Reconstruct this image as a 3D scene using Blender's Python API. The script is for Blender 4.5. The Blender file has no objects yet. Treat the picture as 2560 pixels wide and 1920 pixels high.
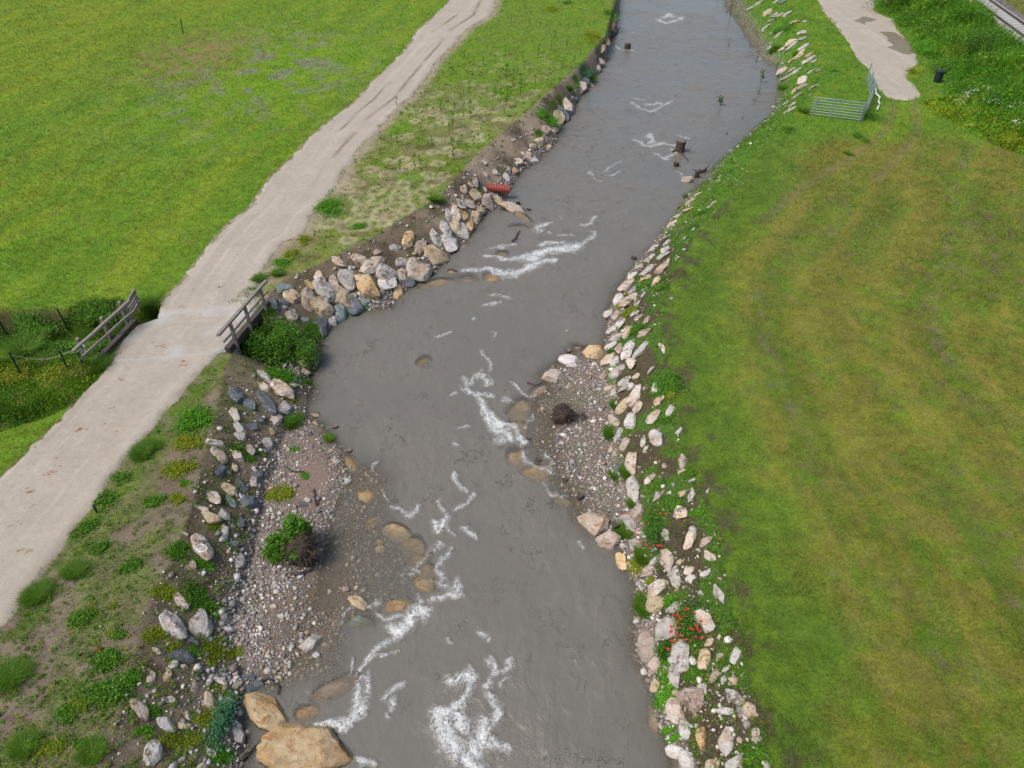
import bpy, bmesh, math, random
import numpy as np
from mathutils import Vector, Matrix
from mathutils.bvhtree import BVHTree
random.seed(5); rng = np.random.default_rng(11)
scene = bpy.context.scene; COL = scene.collection
R = math.radians
# ------------------------------------------------------------ camera, sky, sun
H, PITCH, F = 17.0, 40.2, 1775.0
cam = bpy.data.cameras.new('camera'); camo = bpy.data.objects.new('camera', cam); COL.objects.link(camo)
camo.location = (0, 0, H); camo.rotation_euler = (R(90-PITCH), 0, 0)
cam.sensor_fit = 'HORIZONTAL'; cam.angle = 2*math.atan(1280/F); cam.clip_end = 2000
scene.camera = camo
world = bpy.data.worlds.new("World"); scene.world = world; world.use_nodes = True
nt = world.node_tree; bg = nt.nodes['Background']
sky = nt.nodes.new('ShaderNodeTexSky'); sky.sky_type = 'NISHITA'; sky.sun_disc = False
SUN_EL, SUN_AZ = 56, 248      # azimuth clockwise from +Y
sky.sun_elevation = R(SUN_EL); sky.sun_rotation = R(SUN_AZ); sky.dust_density = 3.5; sky.air_density = 1.0; sky.ozone_density = 0.6
nt.links.new(sky.outputs[0], bg.inputs[0]); bg.inputs[1].default_value = 0.125
sl = bpy.data.lights.new('sun', 'SUN'); sl.energy = 2.0; sl.angle = R(18); sl.color = (1, .965, .91)
so = bpy.data.objects.new('sun', sl); COL.objects.link(so)
a, e = R(SUN_AZ), R(SUN_EL)
sd = Vector((math.sin(a)*math.cos(e), math.cos(a)*math.cos(e), math.sin(e)))
so.rotation_euler = sd.to_track_quat('Z', 'Y').to_euler()
scene.view_settings.view_transform = 'Standard'; scene.view_settings.look = 'None'
scene.view_settings.exposure = 0.43; scene.view_settings.gamma = 1
# ------------------------------------------------------------ helpers
ZW = -1.5
cp, sp = math.cos(R(PITCH)), math.sin(R(PITCH))
def P(px, py, z=0.0):
    px = np.asarray(px, float); py = np.asarray(py, float); z = np.asarray(z, float)
    x = (px-1280)/F; y = -(py-960)/F
    dy = cp+y*sp; dz = -sp+y*cp
    t = (z-H)/dz
    return np.stack([x*t, dy*t, z+0*t], -1)
def TT(ox, oy, s=3.456):
    return lambda pts: [(ox+x/s, oy+y/s) for x, y in pts]
def line(pts, z=0.0):
    a = np.array(pts, float); return P(a[:, 0], a[:, 1], z)[:, :2]
def hashn(ix, iy, seed):
    h = (ix.astype(np.int64)*374761393 + iy.astype(np.int64)*668265263 + seed*1442695041) & 0x7fffffff
    h = ((h ^ (h >> 13))*1274126177) & 0x7fffffff
    return ((h ^ (h >> 16)) & 0xffff)/65535.0
def vn(x, y, seed=0):
    ix = np.floor(x); iy = np.floor(y); fx = x-ix; fy = y-iy
    fx = fx*fx*(3-2*fx); fy = fy*fy*(3-2*fy)
    a = hashn(ix, iy, seed); b = hashn(ix+1, iy, seed); c = hashn(ix, iy+1, seed); d = hashn(ix+1, iy+1, seed)
    return (a*(1-fx)+b*fx)*(1-fy)+(c*(1-fx)+d*fx)*fy
def fbm(x, y, s=1.0, o=4, seed=0):
    r = 0; am = .5; t = 0
    for i in range(o):
        r = r+am*vn(x*s+i*17.3, y*s-i*9.1, seed+i); t += am; am *= .5; s *= 2.07
    return r/t
def ss(a, b, x):
    t = np.clip((x-a)/(b-a), 0, 1); return t*t*(3-2*t)
def pdist(X, Y, L, closed=False):
    L = np.asarray(L); 
    if closed: L = np.vstack([L, L[:1]])
    A = L[:-1]; B = L[1:]; D = B-A; ln = (D**2).sum(1)+1e-12
    seg = np.concatenate([[0], np.cumsum(np.sqrt(ln))])[:-1]
    X = np.asarray(X, float).ravel(); Y = np.asarray(Y, float).ravel()
    out = np.empty(len(X)); par = np.empty(len(X))
    for i in range(0, len(X), 60000):
        x = X[i:i+60000, None]; y = Y[i:i+60000, None]
        t = np.clip(((x-A[:, 0])*D[:, 0]+(y-A[:, 1])*D[:, 1])/ln, 0, 1)
        d = (x-A[:, 0]-t*D[:, 0])**2+(y-A[:, 1]-t*D[:, 1])**2
        k = d.argmin(1); ar = np.arange(len(k))
        out[i:i+60000] = np.sqrt(d[ar, k]); par[i:i+60000] = seg[k]+t[ar, k]*np.sqrt(ln[k])
    return out, par
def inpoly(X, Y, L):
    L = np.asarray(L); c = np.zeros(len(X), bool); n = len(L)
    for i in range(n):
        x1, y1 = L[i]; x2, y2 = L[(i+1) % n]
        if y1 == y2: continue
        m = ((y1 > Y) != (y2 > Y)) & (X < (x2-x1)*(Y-y1)/(y2-y1)+x1)
        c ^= m
    return c
def mesh_np(name, V, Fc, cols=None, smooth=False, attrs=None):
    me = bpy.data.meshes.new(name); V = np.asarray(V, np.float32); Fc = np.asarray(Fc, np.int32)
    n, k = Fc.shape
    me.vertices.add(len(V)); me.vertices.foreach_set('co', V.ravel())
    me.loops.add(n*k); me.loops.foreach_set('vertex_index', Fc.ravel())
    me.polygons.add(n); me.polygons.foreach_set('loop_start', np.arange(0, n*k, k, dtype=np.int32))
    try: me.polygons.foreach_set('loop_total', np.full(n, k, np.int32))
    except Exception: pass
    if smooth: me.polygons.foreach_set('use_smooth', np.ones(n, bool))
    if cols is not None:
        c = np.ones((len(V), 4), np.float32); c[:, :3] = cols
        at = me.color_attributes.new('col', 'FLOAT_COLOR', 'POINT'); at.data.foreach_set('color', c.ravel())
    for kx, v in (attrs or {}).items():
        at = me.attributes.new(kx, 'FLOAT', 'POINT'); at.data.foreach_set('value', np.asarray(v, np.float32))
    me.update(); me.validate(); return me
def obj(name, me, mat=None, parent=None, loc=None):
    o = bpy.data.objects.new(name, me); COL.objects.link(o)
    if mat and me and not me.materials: me.materials.append(mat)
    if parent: o.parent = parent
    if loc is not None: o.location = loc
    return o
def tag(o, label=None, cat=None, group=None, kind=None):
    if label: o['label'] = label
    if cat: o['category'] = cat
    if group: o['group'] = group
    if kind: o['kind'] = kind
    return o
class MB:
    def __init__(s): s.v = []; s.f = []; s.n = 0; s.c = []
    def add(s, V, Fc, c=None):
        V = np.asarray(V, float); s.v.append(V); s.f += [tuple(int(i)+s.n for i in f) for f in Fc]; s.n += len(V)
        s.c.append(np.tile(np.asarray(c if c is not None else (1, 1, 1), float), (len(V), 1)))
    def beam(s, A, B, w, h, c=None, jit=0):
        A = Vector(A); B = Vector(B); d = (B-A).normalized(); up = Vector((0, 0, 1))
        if abs(d.z) > .9: up = Vector((0, 1, 0))
        sd = d.cross(up).normalized(); u = sd.cross(d).normalized(); n = 6; V = []
        for i in range(n+1):
            p = A.lerp(B, i/n)+sd*random.uniform(-jit, jit)+u*random.uniform(-jit, jit)
            k = 1+random.uniform(-jit, jit)*3
            for a, b in ((-.5, -.5), (.5, -.5), (.5, .5), (-.5, .5)):
                V.append(tuple(p+sd*w*a*k+u*h*b*k))
        Fs = [(3, 2, 1, 0), (4*n, 4*n+1, 4*n+2, 4*n+3)]
        for i in range(n):
            for j in range(4):
                Fs.append((4*i+j, 4*i+(j+1) % 4, 4*i+4+(j+1) % 4, 4*i+4+j))
        s.add(V, Fs, c)
    def tube(s, pts, rad, k=6, c=None, cap=True):
        pts = [Vector(p) for p in pts]; rads = rad if hasattr(rad, '__len__') else [rad]*len(pts); V = []
        for i, p in enumerate(pts):
            d = (pts[min(i+1, len(pts)-1)]-pts[max(i-1, 0)]).normalized()
            up = Vector((0, 0, 1)) if abs(d.z) < .9 else Vector((1, 0, 0))
            a = d.cross(up).normalized(); b = d.cross(a).normalized()
            for j in range(k):
                t = 2*math.pi*j/k; V.append(tuple(p+(a*math.cos(t)+b*math.sin(t))*rads[i]))
        Fs = []
        for i in range(len(pts)-1):
            for j in range(k): Fs.append((i*k+j, i*k+(j+1) % k, (i+1)*k+(j+1) % k, (i+1)*k+j))
        if cap: Fs += [tuple(range(k-1, -1, -1)), tuple(range((len(pts)-1)*k, len(pts)*k))]
        s.add(V, Fs, c)
    def build(s, name, mat, parent=None, loc=None, smooth=False):
        me = bpy.data.meshes.new(name); V = np.vstack(s.v)
        if loc is not None: V = V-np.array(loc)
        me.from_pydata([tuple(v) for v in V], [], s.f)
        c = np.ones((len(V), 4), np.float32); c[:, :3] = np.vstack(s.c)
        at = me.color_attributes.new('col', 'FLOAT_COLOR', 'POINT'); at.data.foreach_set('color', c.ravel())
        if smooth:
            for p in me.polygons: p.use_smooth = True
        me.update()
        return obj(name, me, mat, parent, loc)
def empty(name, loc):
    o = bpy.data.objects.new(name, None); COL.objects.link(o); o.location = loc; return o
# ------------------------------------------------------------ materials
class NT:
    def __init__(s, name):
        s.m = bpy.data.materials.new(name); s.m.use_nodes = True; s.t = s.m.node_tree
        s.b = s.t.nodes['Principled BSDF']; s.out = s.t.nodes['Material Output']
    def n(s, ty, **k):
        nd = s.t.nodes.new('ShaderNode'+ty)
        for a, v in k.items():
            if a[0] == '_': 
                key = a[1:]; key = int(key) if key.isdigit() else key.replace('_', ' ')
                if isinstance(v, bpy.types.NodeSocket): s.t.links.new(v, nd.inputs[key])
                else: nd.inputs[key].default_value = v
            else: setattr(nd, a, v)
        return nd
    def noise(s, sc, det=4, rough=.6, vec=None, dist=0):
        nd = s.n('TexNoise', _Scale=sc, _Detail=det, _Roughness=rough, _Distortion=dist)
        s.t.links.new(vec or s.pos(), nd.inputs['Vector']); return nd.outputs['Fac']
    def pos(s):
        if not hasattr(s, '_p'): s._p = s.n('NewGeometry').outputs['Position']
        return s._p
    def obp(s):
        if not hasattr(s, '_o'): s._o = s.n('TexCoord').outputs['Object']
        return s._o
    def mp(s, vec, scale=(1, 1, 1), rot=(0, 0, 0)):
        return s.n('Mapping', _Vector=vec, _Scale=scale, _Rotation=rot).outputs[0]
    def ramp(s, fac, a, b, ca=0.0, cb=1.0):
        nd = s.n('MapRange', _0=fac, _1=a, _2=b, _3=ca, _4=cb); nd.interpolation_type = 'SMOOTHSTEP'; return nd.outputs[0]
    def math(s, op, a, b=0.0, c=None):
        nd = s.n('Math', operation=op, _0=a, _1=b)
        if c is not None:
            if isinstance(c, bpy.types.NodeSocket): s.t.links.new(c, nd.inputs[2])
            else: nd.inputs[2].default_value = c
        return nd.outputs[0]
    def mix(s, f, a, b, mode='MIX'):
        nd = s.n('Mix', data_type='RGBA', blend_type=mode)
        for i, v in ((0, f), (6, a), (7, b)):
            if isinstance(v, bpy.types.NodeSocket): s.t.links.new(v, nd.inputs[i])
            else: nd.inputs[i].default_value = v if i == 0 else (*v, 1)
        return nd.outputs[2]
    def attr(s, name, col=False):
        return s.n('Attribute', attribute_name=name).outputs['Color' if col else 'Fac']
    def bump(s, h, st=.5, d=.05):
        nd = s.n('Bump', _Strength=st, _Distance=d, _Height=h); s.t.links.new(nd.outputs[0], s.b.inputs['Normal']); return nd.outputs[0]
    def set(s, **k):
        for a, v in k.items():
            key = a.replace('_', ' ')
            if isinstance(v, bpy.types.NodeSocket): s.t.links.new(v, s.b.inputs[key])
            else: s.b.inputs[key].default_value = (*v, 1) if isinstance(v, tuple) and len(v) == 3 else v
        return s
def mat_ground():
    m = NT('ground_mat'); c = m.attr('col', True); gr = m.attr('grav')
    n1 = m.noise(9, 5, .7); n2 = m.noise(38, 3, .7)
    k = m.math('MULTIPLY_ADD', n1, 1.1, .45); c = m.mix(1.0, c, m.n('CombineColor', _0=k, _1=k, _2=k).outputs[0], 'MULTIPLY')
    k2 = m.math('MULTIPLY_ADD', n2, 1.0, .5); c = m.mix(1.0, c, m.n('CombineColor', _0=k2, _1=k2, _2=k2).outputs[0], 'MULTIPLY')
    v = m.n('TexVoronoi', _Scale=17.0, _Randomness=1.0); m.t.links.new(m.pos(), v.inputs['Vector'])
    h = m.n('SeparateColor', _0=v.outputs['Color'])
    st = m.mix(h.outputs[0], (.12, .11, .10), (.42, .38, .33)); st = m.mix(m.ramp(h.outputs[1], .6, .8), st, (.26, .17, .11))
    edge = m.ramp(v.outputs['Distance'], .25, .5, 1, 0)
    show = m.math('MULTIPLY', m.math('MULTIPLY', edge, m.ramp(gr, .15, .75)), m.ramp(m.math('ADD', h.outputs[2], gr), .75, 1.0))
    c = m.mix(show, c, st)
    wet = m.attr('wet'); c = m.mix(m.math('MULTIPLY', wet, .55), c, (.055, .045, .035))
    m.set(Base_Color=c, Roughness=m.ramp(wet, 0, 1, .95, .35), Specular_IOR_Level=.25)
    hh = m.math('ADD', m.math('MULTIPLY', n1, .6), m.math('ADD', m.math('MULTIPLY', n2, .4), m.math('MULTIPLY', show, .5)))
    m.bump(hh, .8, .06); return m.m
def mat_foliage(name='foliage', trans=.42):
    m = NT(name); c = m.attr('col', True)
    m.set(Base_Color=c, Roughness=.55, Specular_IOR_Level=.25)
    tr = m.n('BsdfTranslucent', _Color=c); mx = m.n('MixShader', _0=trans, _1=m.b.outputs[0], _2=tr.outputs[0])
    m.t.links.new(mx.outputs[0], m.out.inputs[0]); return m.m
def mat_rock(name, c1, c2, c3, streak=1.0):
    m = NT(name); oi = m.n('ObjectInfo').outputs['Random']
    off = m.n('VectorMath', operation='ADD', _0=m.obp()); 
    cx = m.n('CombineXYZ', _0=m.math('MULTIPLY', oi, 37.0), _1=m.math('MULTIPLY', oi, 91.0)); m.t.links.new(cx.outputs[0], off.inputs[1])
    p = off.outputs[0]
    n1 = m.noise(1.6, 5, .62, p, .6); n2 = m.noise(7, 6, .7, p); n3 = m.noise(26, 4, .75, p)
    st = m.noise(2.2, 5, .65, m.mp(p, (1, 1.7*streak, 2.0), (.4, .3, .6)), .8)
    c = m.mix(m.ramp(n1, .38, .62), c1, c2); c = m.mix(m.ramp(st, .52, .66), c, c3)
    c = m.mix(m.ramp(n3, .58, .72), c, tuple(x*.42 for x in c1))
    k = m.math('MULTIPLY_ADD', n2, .9, .52); c = m.mix(1.0, c, m.n('CombineColor', _0=k, _1=k, _2=k).outputs[0], 'MULTIPLY')
    k = m.math('MULTIPLY_ADD', oi, .35, .83); c = m.mix(1.0, c, m.n('CombineColor', _0=k, _1=k, _2=k).outputs[0], 'MULTIPLY')
    nz = m.n('SeparateXYZ', _0=m.n('NewGeometry').outputs['Normal']).outputs[2]
    z = m.n('SeparateXYZ', _0=m.pos()).outputs[2]
    wet = m.ramp(m.math('ADD', z, m.math('MULTIPLY', n2, .08)), ZW+.04, ZW+.16, 1, 0)
    c = m.mix(m.math('MULTIPLY', wet, .16), c, tuple(x*.45 for x in c1))
    dirt = m.math('MULTIPLY', m.ramp(m.noise(3.1, 5, .7), .51, .64), m.ramp(z, ZW+.3, ZW+.6, 0, .8)); c = m.mix(dirt, c, (.085, .062, .038))
    m.set(Base_Color=c, Roughness=m.ramp(wet, 0, 1, .88, .4), Specular_IOR_Level=.3)
    m.bump(m.math('ADD', m.math('ADD', n2, m.math('MULTIPLY', st, .8)), m.math('MULTIPLY', n3, .4)), .9, .07); return m.m
def mat_simple(name, col, rough=.8, metal=0, var=.4, sc=8, usecol=False, scale=(1, 1, 1)):
    m = NT(name); n = m.noise(sc, 5, .65, m.mp(m.obp(), scale)); k = m.math('MULTIPLY_ADD', n, 2*var, 1-var)
    base = m.attr('col', True) if usecol else m.n('RGB').outputs[0]
    if not usecol: m.t.nodes[-1].outputs[0].default_value = (*col, 1)
    else: base = m.mix(1.0, base, col, 'MULTIPLY')
    c = m.mix(1.0, base, m.n('CombineColor', _0=k, _1=k, _2=k).outputs[0], 'MULTIPLY')
    m.set(Base_Color=c, Roughness=rough, Metallic=metal); m.bump(n, .4, .02); return m.m
def mat_path():
    m = NT('gravel_track'); uv = m.n('UVMap').outputs[0]
    u = m.n('SeparateXYZ', _0=uv)
    n1 = m.noise(.5, 5, .6); n2 = m.noise(4, 6, .7); n3 = m.noise(45, 3, .75)
    stk = m.noise(1.0, 5, .65, m.mp(uv, (9, .25, 1)), .2)
    c = m.mix(m.ramp(n1, .35, .65), (.335, .298, .245), (.37, .325, .267)); c = m.mix(m.ramp(stk, .5, .8), c, (.34, .275, .22))
    c = m.mix(m.ramp(stk, .5, .2), c, (.42, .385, .335))
    k = m.math('MULTIPLY_ADD', n2, .35, .83); c = m.mix(1.0, c, m.n('CombineColor', _0=k, _1=k, _2=k).outputs[0], 'MULTIPLY')
    k = m.math('MULTIPLY_ADD', n3, 1.0, .5); c = m.mix(1.0, c, m.n('CombineColor', _0=k, _1=k, _2=k).outputs[0], 'MULTIPLY')
    c = m.mix(m.ramp(m.noise(70, 2, .5), .68, .76), c, (.2, .17, .14)); c = m.mix(m.ramp(m.noise(1.7, 5, .7), .56, .75, 0, .5), c, (.27, .22, .17))
    deb = m.math('MULTIPLY', m.ramp(m.noise(1.1, 3, .6), .57, .66), m.ramp(n2, .48, .58)); c = m.mix(m.math('MULTIPLY', deb, m.attr('debris')), c, (.2, .11, .055))
    c = m.mix(m.math('MULTIPLY', m.attr('rut'), m.ramp(n2, .3, .6, .5, 1)), c, (.16, .12, .09))
    c = m.mix(m.attr('pale'), c, (.42, .42, .41))
    m.set(Base_Color=c, Roughness=.95, Specular_IOR_Level=.15); m.bump(m.math('ADD', m.math('MULTIPLY', n3, .5), n2), .5, .04); return m.m
def mat_water():
    m = NT('river_water'); foam = m.attr('foam'); clear = m.attr('clear')
    p = m.pos(); warp = m.n('TexNoise', _Scale=1.3, _Detail=4.0); m.t.links.new(p, warp.inputs['Vector'])
    wv = m.n('VectorMath', operation='MULTIPLY_ADD', _0=warp.outputs['Color'], _1=(.9, .9, .9)); m.t.links.new(p, wv.inputs[2])
    n0 = m.noise(.22, 4, .6); n1 = m.noise(1.9, 4, .55, m.mp(wv.outputs[0], (1, .5, 1))); n2 = m.noise(11, 5, .7, wv.outputs[0]); n3 = m.noise(30, 3, .7)
    c = m.mix(m.ramp(n0, .35, .65), (.138, .133, .111), (.155, .140, .117))
    sq = m.ramp(m.math('ABSOLUTE', m.math('SUBTRACT', m.noise(3.4, 3, .6, m.mp(wv.outputs[0], (1, .45, 1))), .5)), .0, .014, 1, 0)
    gate = m.ramp(m.noise(1.1, 3, .6), .52, .66)
    # foam pattern
    ra = m.math('ABSOLUTE', m.math('SUBTRACT', m.noise(4.2, 7, .68, m.mp(wv.outputs[0], (1, .8, 1)), 1.0), .5)); rid = m.math('SUBTRACT', 1.0, m.math('MULTIPLY', ra, 5.5))
    rb = m.math('ABSOLUTE', m.math('SUBTRACT', m.noise(9.5, 5, .65, wv.outputs[0], 1.5), .5)); rid2 = m.math('SUBTRACT', 1.0, m.math('MULTIPLY', rb, 6.0))
    pat = m.math('ADD', m.math('MULTIPLY', rid, .5), m.math('MULTIPLY', rid2, .55))
    f = m.ramp(m.math('ADD', m.math('MULTIPLY', foam, .80), m.math('MULTIPLY', pat, 1.25)), 1.08, 1.9)
    f = m.math('MULTIPLY', m.math('MULTIPLY', f, m.ramp(foam, .0, .3)), m.math('MULTIPLY_ADD', foam, .4, .52))
    c = m.mix(f, c, (.64, .66, .65))
    m.set(Base_Color=c, Roughness=m.ramp(f, 0, 1, .13, .8), IOR=1.45, Specular_IOR_Level=.5)
    calm = m.ramp(n0, .42, .6, .3, 1.0)
    m.bump(m.math('MULTIPLY_ADD', calm, m.math('ADD', m.math('MULTIPLY', n1, .8), m.math('ADD', m.math('MULTIPLY', n2, .22), m.math('MULTIPLY', m.math('MULTIPLY', sq, gate), -.45))), 0.0), .85, .12)
    tr = m.n('BsdfTransparent', _Color=(1, .96, .86, 1)); al = m.math('MULTIPLY', clear, m.math('SUBTRACT', 1.0, f))
    gl = m.n('MixShader', _0=al, _1=m.b.outputs[0], _2=tr.outputs[0])
    m.t.links.new(gl.outputs[0], m.out.inputs[0]); return m.m
# ------------------------------------------------------------ the lie of the land (traced edges, metres)
t2 = TT(640, 0); t3 = TT(1280, 0); t4 = TT(1920, 0); t5 = TT(0, 480); t6 = TT(640, 480); t7 = TT(1280, 480)
tA = TT(0, 960); tB = TT(640, 960); tC = TT(1280, 960); tE = TT(0, 1440); tF = TT(640, 1440); tG = TT(1280, 1440)
WL = [(1575, -250), (1550, 0), (1548, 32), (1540, 72), (1523, 98), (1517, 130), (1514, 153), (1494, 188), (1465, 222), (1442, 255), (1425, 286), (1401, 312), (1387, 356), (1346, 399), (1297, 434), (1272, 480), (1250, 512), (1219, 526), (1184, 575), (1143, 619), (1117, 636), (1085, 680), (1022, 720), (993, 740), (975, 768), (947, 772), (915, 775), (871, 787), (843, 807), (820, 832), (800, 858), (802, 908), (779, 943), (782, 975), (766, 1018), (767, 1047), (802, 1062), (819, 1084), (845, 1122), (854, 1157), (871, 1190), (855, 1225), (830, 1278), (812, 1336), (808, 1390), (795, 1450), (780, 1510), (755, 1560), (735, 1620), (716, 1680), (690, 1705), (650, 1708), (600, 1735), (598, 1790), (615, 1850), (600, 1960), (560, 2300), (500, 2900)]
WR = [(1790, -250), (1795, -60), (1810, 14), (1847, 64), (1888, 139), (1920, 160), (1942, 166), (1946, 203), (1944, 246), (1920, 292), (1873, 333), (1830, 376), (1789, 411), (1757, 457), (1717, 486), (1685, 538), (1656, 573), (1621, 625), (1584, 665), (1549, 717), (1535, 749), (1520, 778), (1520, 842), (1505, 880), (1440, 868), (1404, 905), (1358, 940), (1385, 975), (1350, 1000), (1385, 1060), (1385, 1110), (1400, 1150), (1410, 1206), (1442, 1249), (1452, 1290), (1480, 1330), (1530, 1345), (1558, 1380), (1575, 1429), (1592, 1469), (1595, 1556), (1595, 1642), (1627, 1700), (1645, 1758), (1653, 1816), (1668, 1860), (1685, 1920), (1720, 2300), (1780, 2900)]
TLn = [(1560, -250), (1538, 0), (1515, 90), (1480, 125), (1462, 150), (1404, 202), (1332, 266), (1280, 310), (1236, 344), (1201, 379), (1155, 425), (1132, 451), (1091, 497), (1002, 547), (915, 601), (819, 648), (712, 700), (672, 732), (655, 765), (596, 862), (575, 892), (555, 930), (550, 989), (530, 1076), (503, 1163), (477, 1278), (434, 1380), (376, 1498), (333, 1642), (289, 1816), (260, 1920), (160, 2300), (0, 2900)]
TRn = [(1900, -250), (1963, 0), (1986, 58), (2018, 110), (2047, 162), (2047, 220), (2000, 268), (1945, 320), (1885, 385), (1855, 440), (1830, 486), (1754, 567), (1702, 642), (1685, 683), (1655, 769), (1655, 842), (1673, 914), (1685, 960), (1700, 1047), (1720, 1134), (1743, 1220), (1786, 1293), (1809, 1365), (1815, 1440), (1830, 1527), (1853, 1614), (1882, 1729), (1911, 1816), (1925, 1920), (2000, 2300), (2150, 2900)]
PL = [(1200, -200), (1123, 0), (1080, 43), (1042, 75), (1016, 116), (976, 162), (929, 203), (889, 249), (814, 307), (764, 350), (724, 396), (678, 434), (646, 480), (619, 518), (550, 573), (492, 648), (446, 706), (399, 755), (392, 795), (340, 812), (300, 850), (272, 905), (231, 960), (179, 1003), (145, 1050), (101, 1090), (43, 1148), (0, 1189), (-120, 1320), (-700, 1920), (-1500, 2600)]
PR = [(1330, -200), (1242, 0), (1233, 38), (1175, 72), (1143, 107), (1097, 156), (1068, 197), (1034, 243), (987, 281), (947, 327), (909, 367), (871, 414), (854, 451), (825, 497), (785, 538), (762, 587), (715, 607), (683, 654), (650, 700), (645, 735), (648, 772), (600, 834), (572, 868), (535, 900), (477, 960), (434, 1012), (376, 1082), (341, 1128), (289, 1191), (249, 1252), (208, 1307), (162, 1371), (116, 1435), (78, 1492), (38, 1547), (0, 1579), (-90, 1700), (-300, 1980), (-700, 2600)]
wl, wr = line(WL, ZW), line(WR, ZW); tl, tr = line(TLn), line(TRn); pl, pr = line(PL), line(PR)
W = np.vstack([wl, wr[::-1]]); C = np.vstack([tl, tr[::-1]])
RP = line([(2000, -250), (2030, -30), (2040, 0), (2060, 35), (2082, 58), (2117, 107), (2137, 145), (2169, 174), (2189, 214), (2212, 243), (2240, 250), (2267, 252), (2305, 243), (2298, 225), (2285, 208), (2267, 191), (2283, 172), (2300, 160), (2293, 136), (2267, 98), (2244, 69), (2232, 46), (2192, 32), (2189, 0), (2180, -60), (2130, -250)])
PUD = line([(2130, 52), (2160, 40), (2195, 50), (2165, 60), (2190, 78), (2235, 80), (2267, 98), (2288, 128), (2282, 138), (2253, 138), (2222, 124), (2212, 118), (2224, 114), (2205, 88), (2180, 72)])
GL = line([(766, 1040), (800, 1062), (819, 1084), (850, 1130), (871, 1190), (850, 1225), (828, 1278), (810, 1336), (806, 1390), (790, 1450), (775, 1510), (750, 1560), (730, 1620), (712, 1680), (690, 1705), (640, 1705), (600, 1690), (585, 1600), (600, 1520), (622, 1440), (640, 1370), (650, 1300), (665, 1230), (690, 1180), (700, 1120), (730, 1060)], ZW)
GR = line([(1440, 868), (1500, 885), (1520, 960), (1520, 1050), (1522, 1130), (1545, 1210), (1570, 1290), (1575, 1350), (1535, 1345), (1480, 1325), (1452, 1290), (1442, 1249), (1410, 1206), (1385, 1060), (1350, 1000), (1385, 975), (1358, 940), (1404, 905)], ZW)
GT = line([(1790, -250), (1795, -60), (1810, 14), (1847, 64), (1888, 139), (1920, 160), (1942, 166), (1925, 135), (1895, 80), (1868, 40), (1850, 0), (1835, -60), (1830, -250)], ZW)
SL = line([(866, 1160), (960, 1140), (1000, 1180), (1000, 1260), (1040, 1350), (1080, 1420), (1070, 1520), (1000, 1560), (900, 1580), (880, 1680), (850, 1720), (740, 1720), (690, 1700), (700, 1600), (800, 1400)], ZW)
SR = line([(1340, 950), (1400, 900), (1440, 868), (1500, 900), (1520, 1300), (1470, 1310), (1400, 1255), (1340, 1180), (1290, 1110), (1310, 1000)], ZW)
ST = line([(1780, 40), (1860, 60), (1950, 160), (1960, 250), (1880, 340), (1780, 430), (1720, 450), (1700, 400), (1780, 300), (1740, 150)], ZW)
SB = line([(1280, 1500), (1400, 1480), (1420, 1700), (1500, 1920), (1480, 2100), (1100, 2100), (1150, 1800), (1250, 1700)], ZW)
DITCH = line([(-900, 850), (-150, 858), (60, 862), (150, 858), (230, 846), (330, 842), (470, 850), (600, 872), (690, 885), (760, 905), (800, 915)], -.9)
VR = line([(2120, -250), (2189, 0), (2194, 30), (2232, 44), (2250, 69), (2275, 98), (2297, 130), (2325, 165), (2345, 185), (2360, 208), (2352, 235), (2388, 242), (2375, 289), (2412, 330), (2480, 350), (2560, 395), (2800, 560), (2900, 330), (2560, 120), (2410, 0), (2280, -250)])
BAL = line([(2260, -250), (2409, 0), (2560, 122), (2800, 330), (3100, 600), (3400, 600), (2800, 190), (2560, 38), (2510, 0), (2330, -250)])
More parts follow.
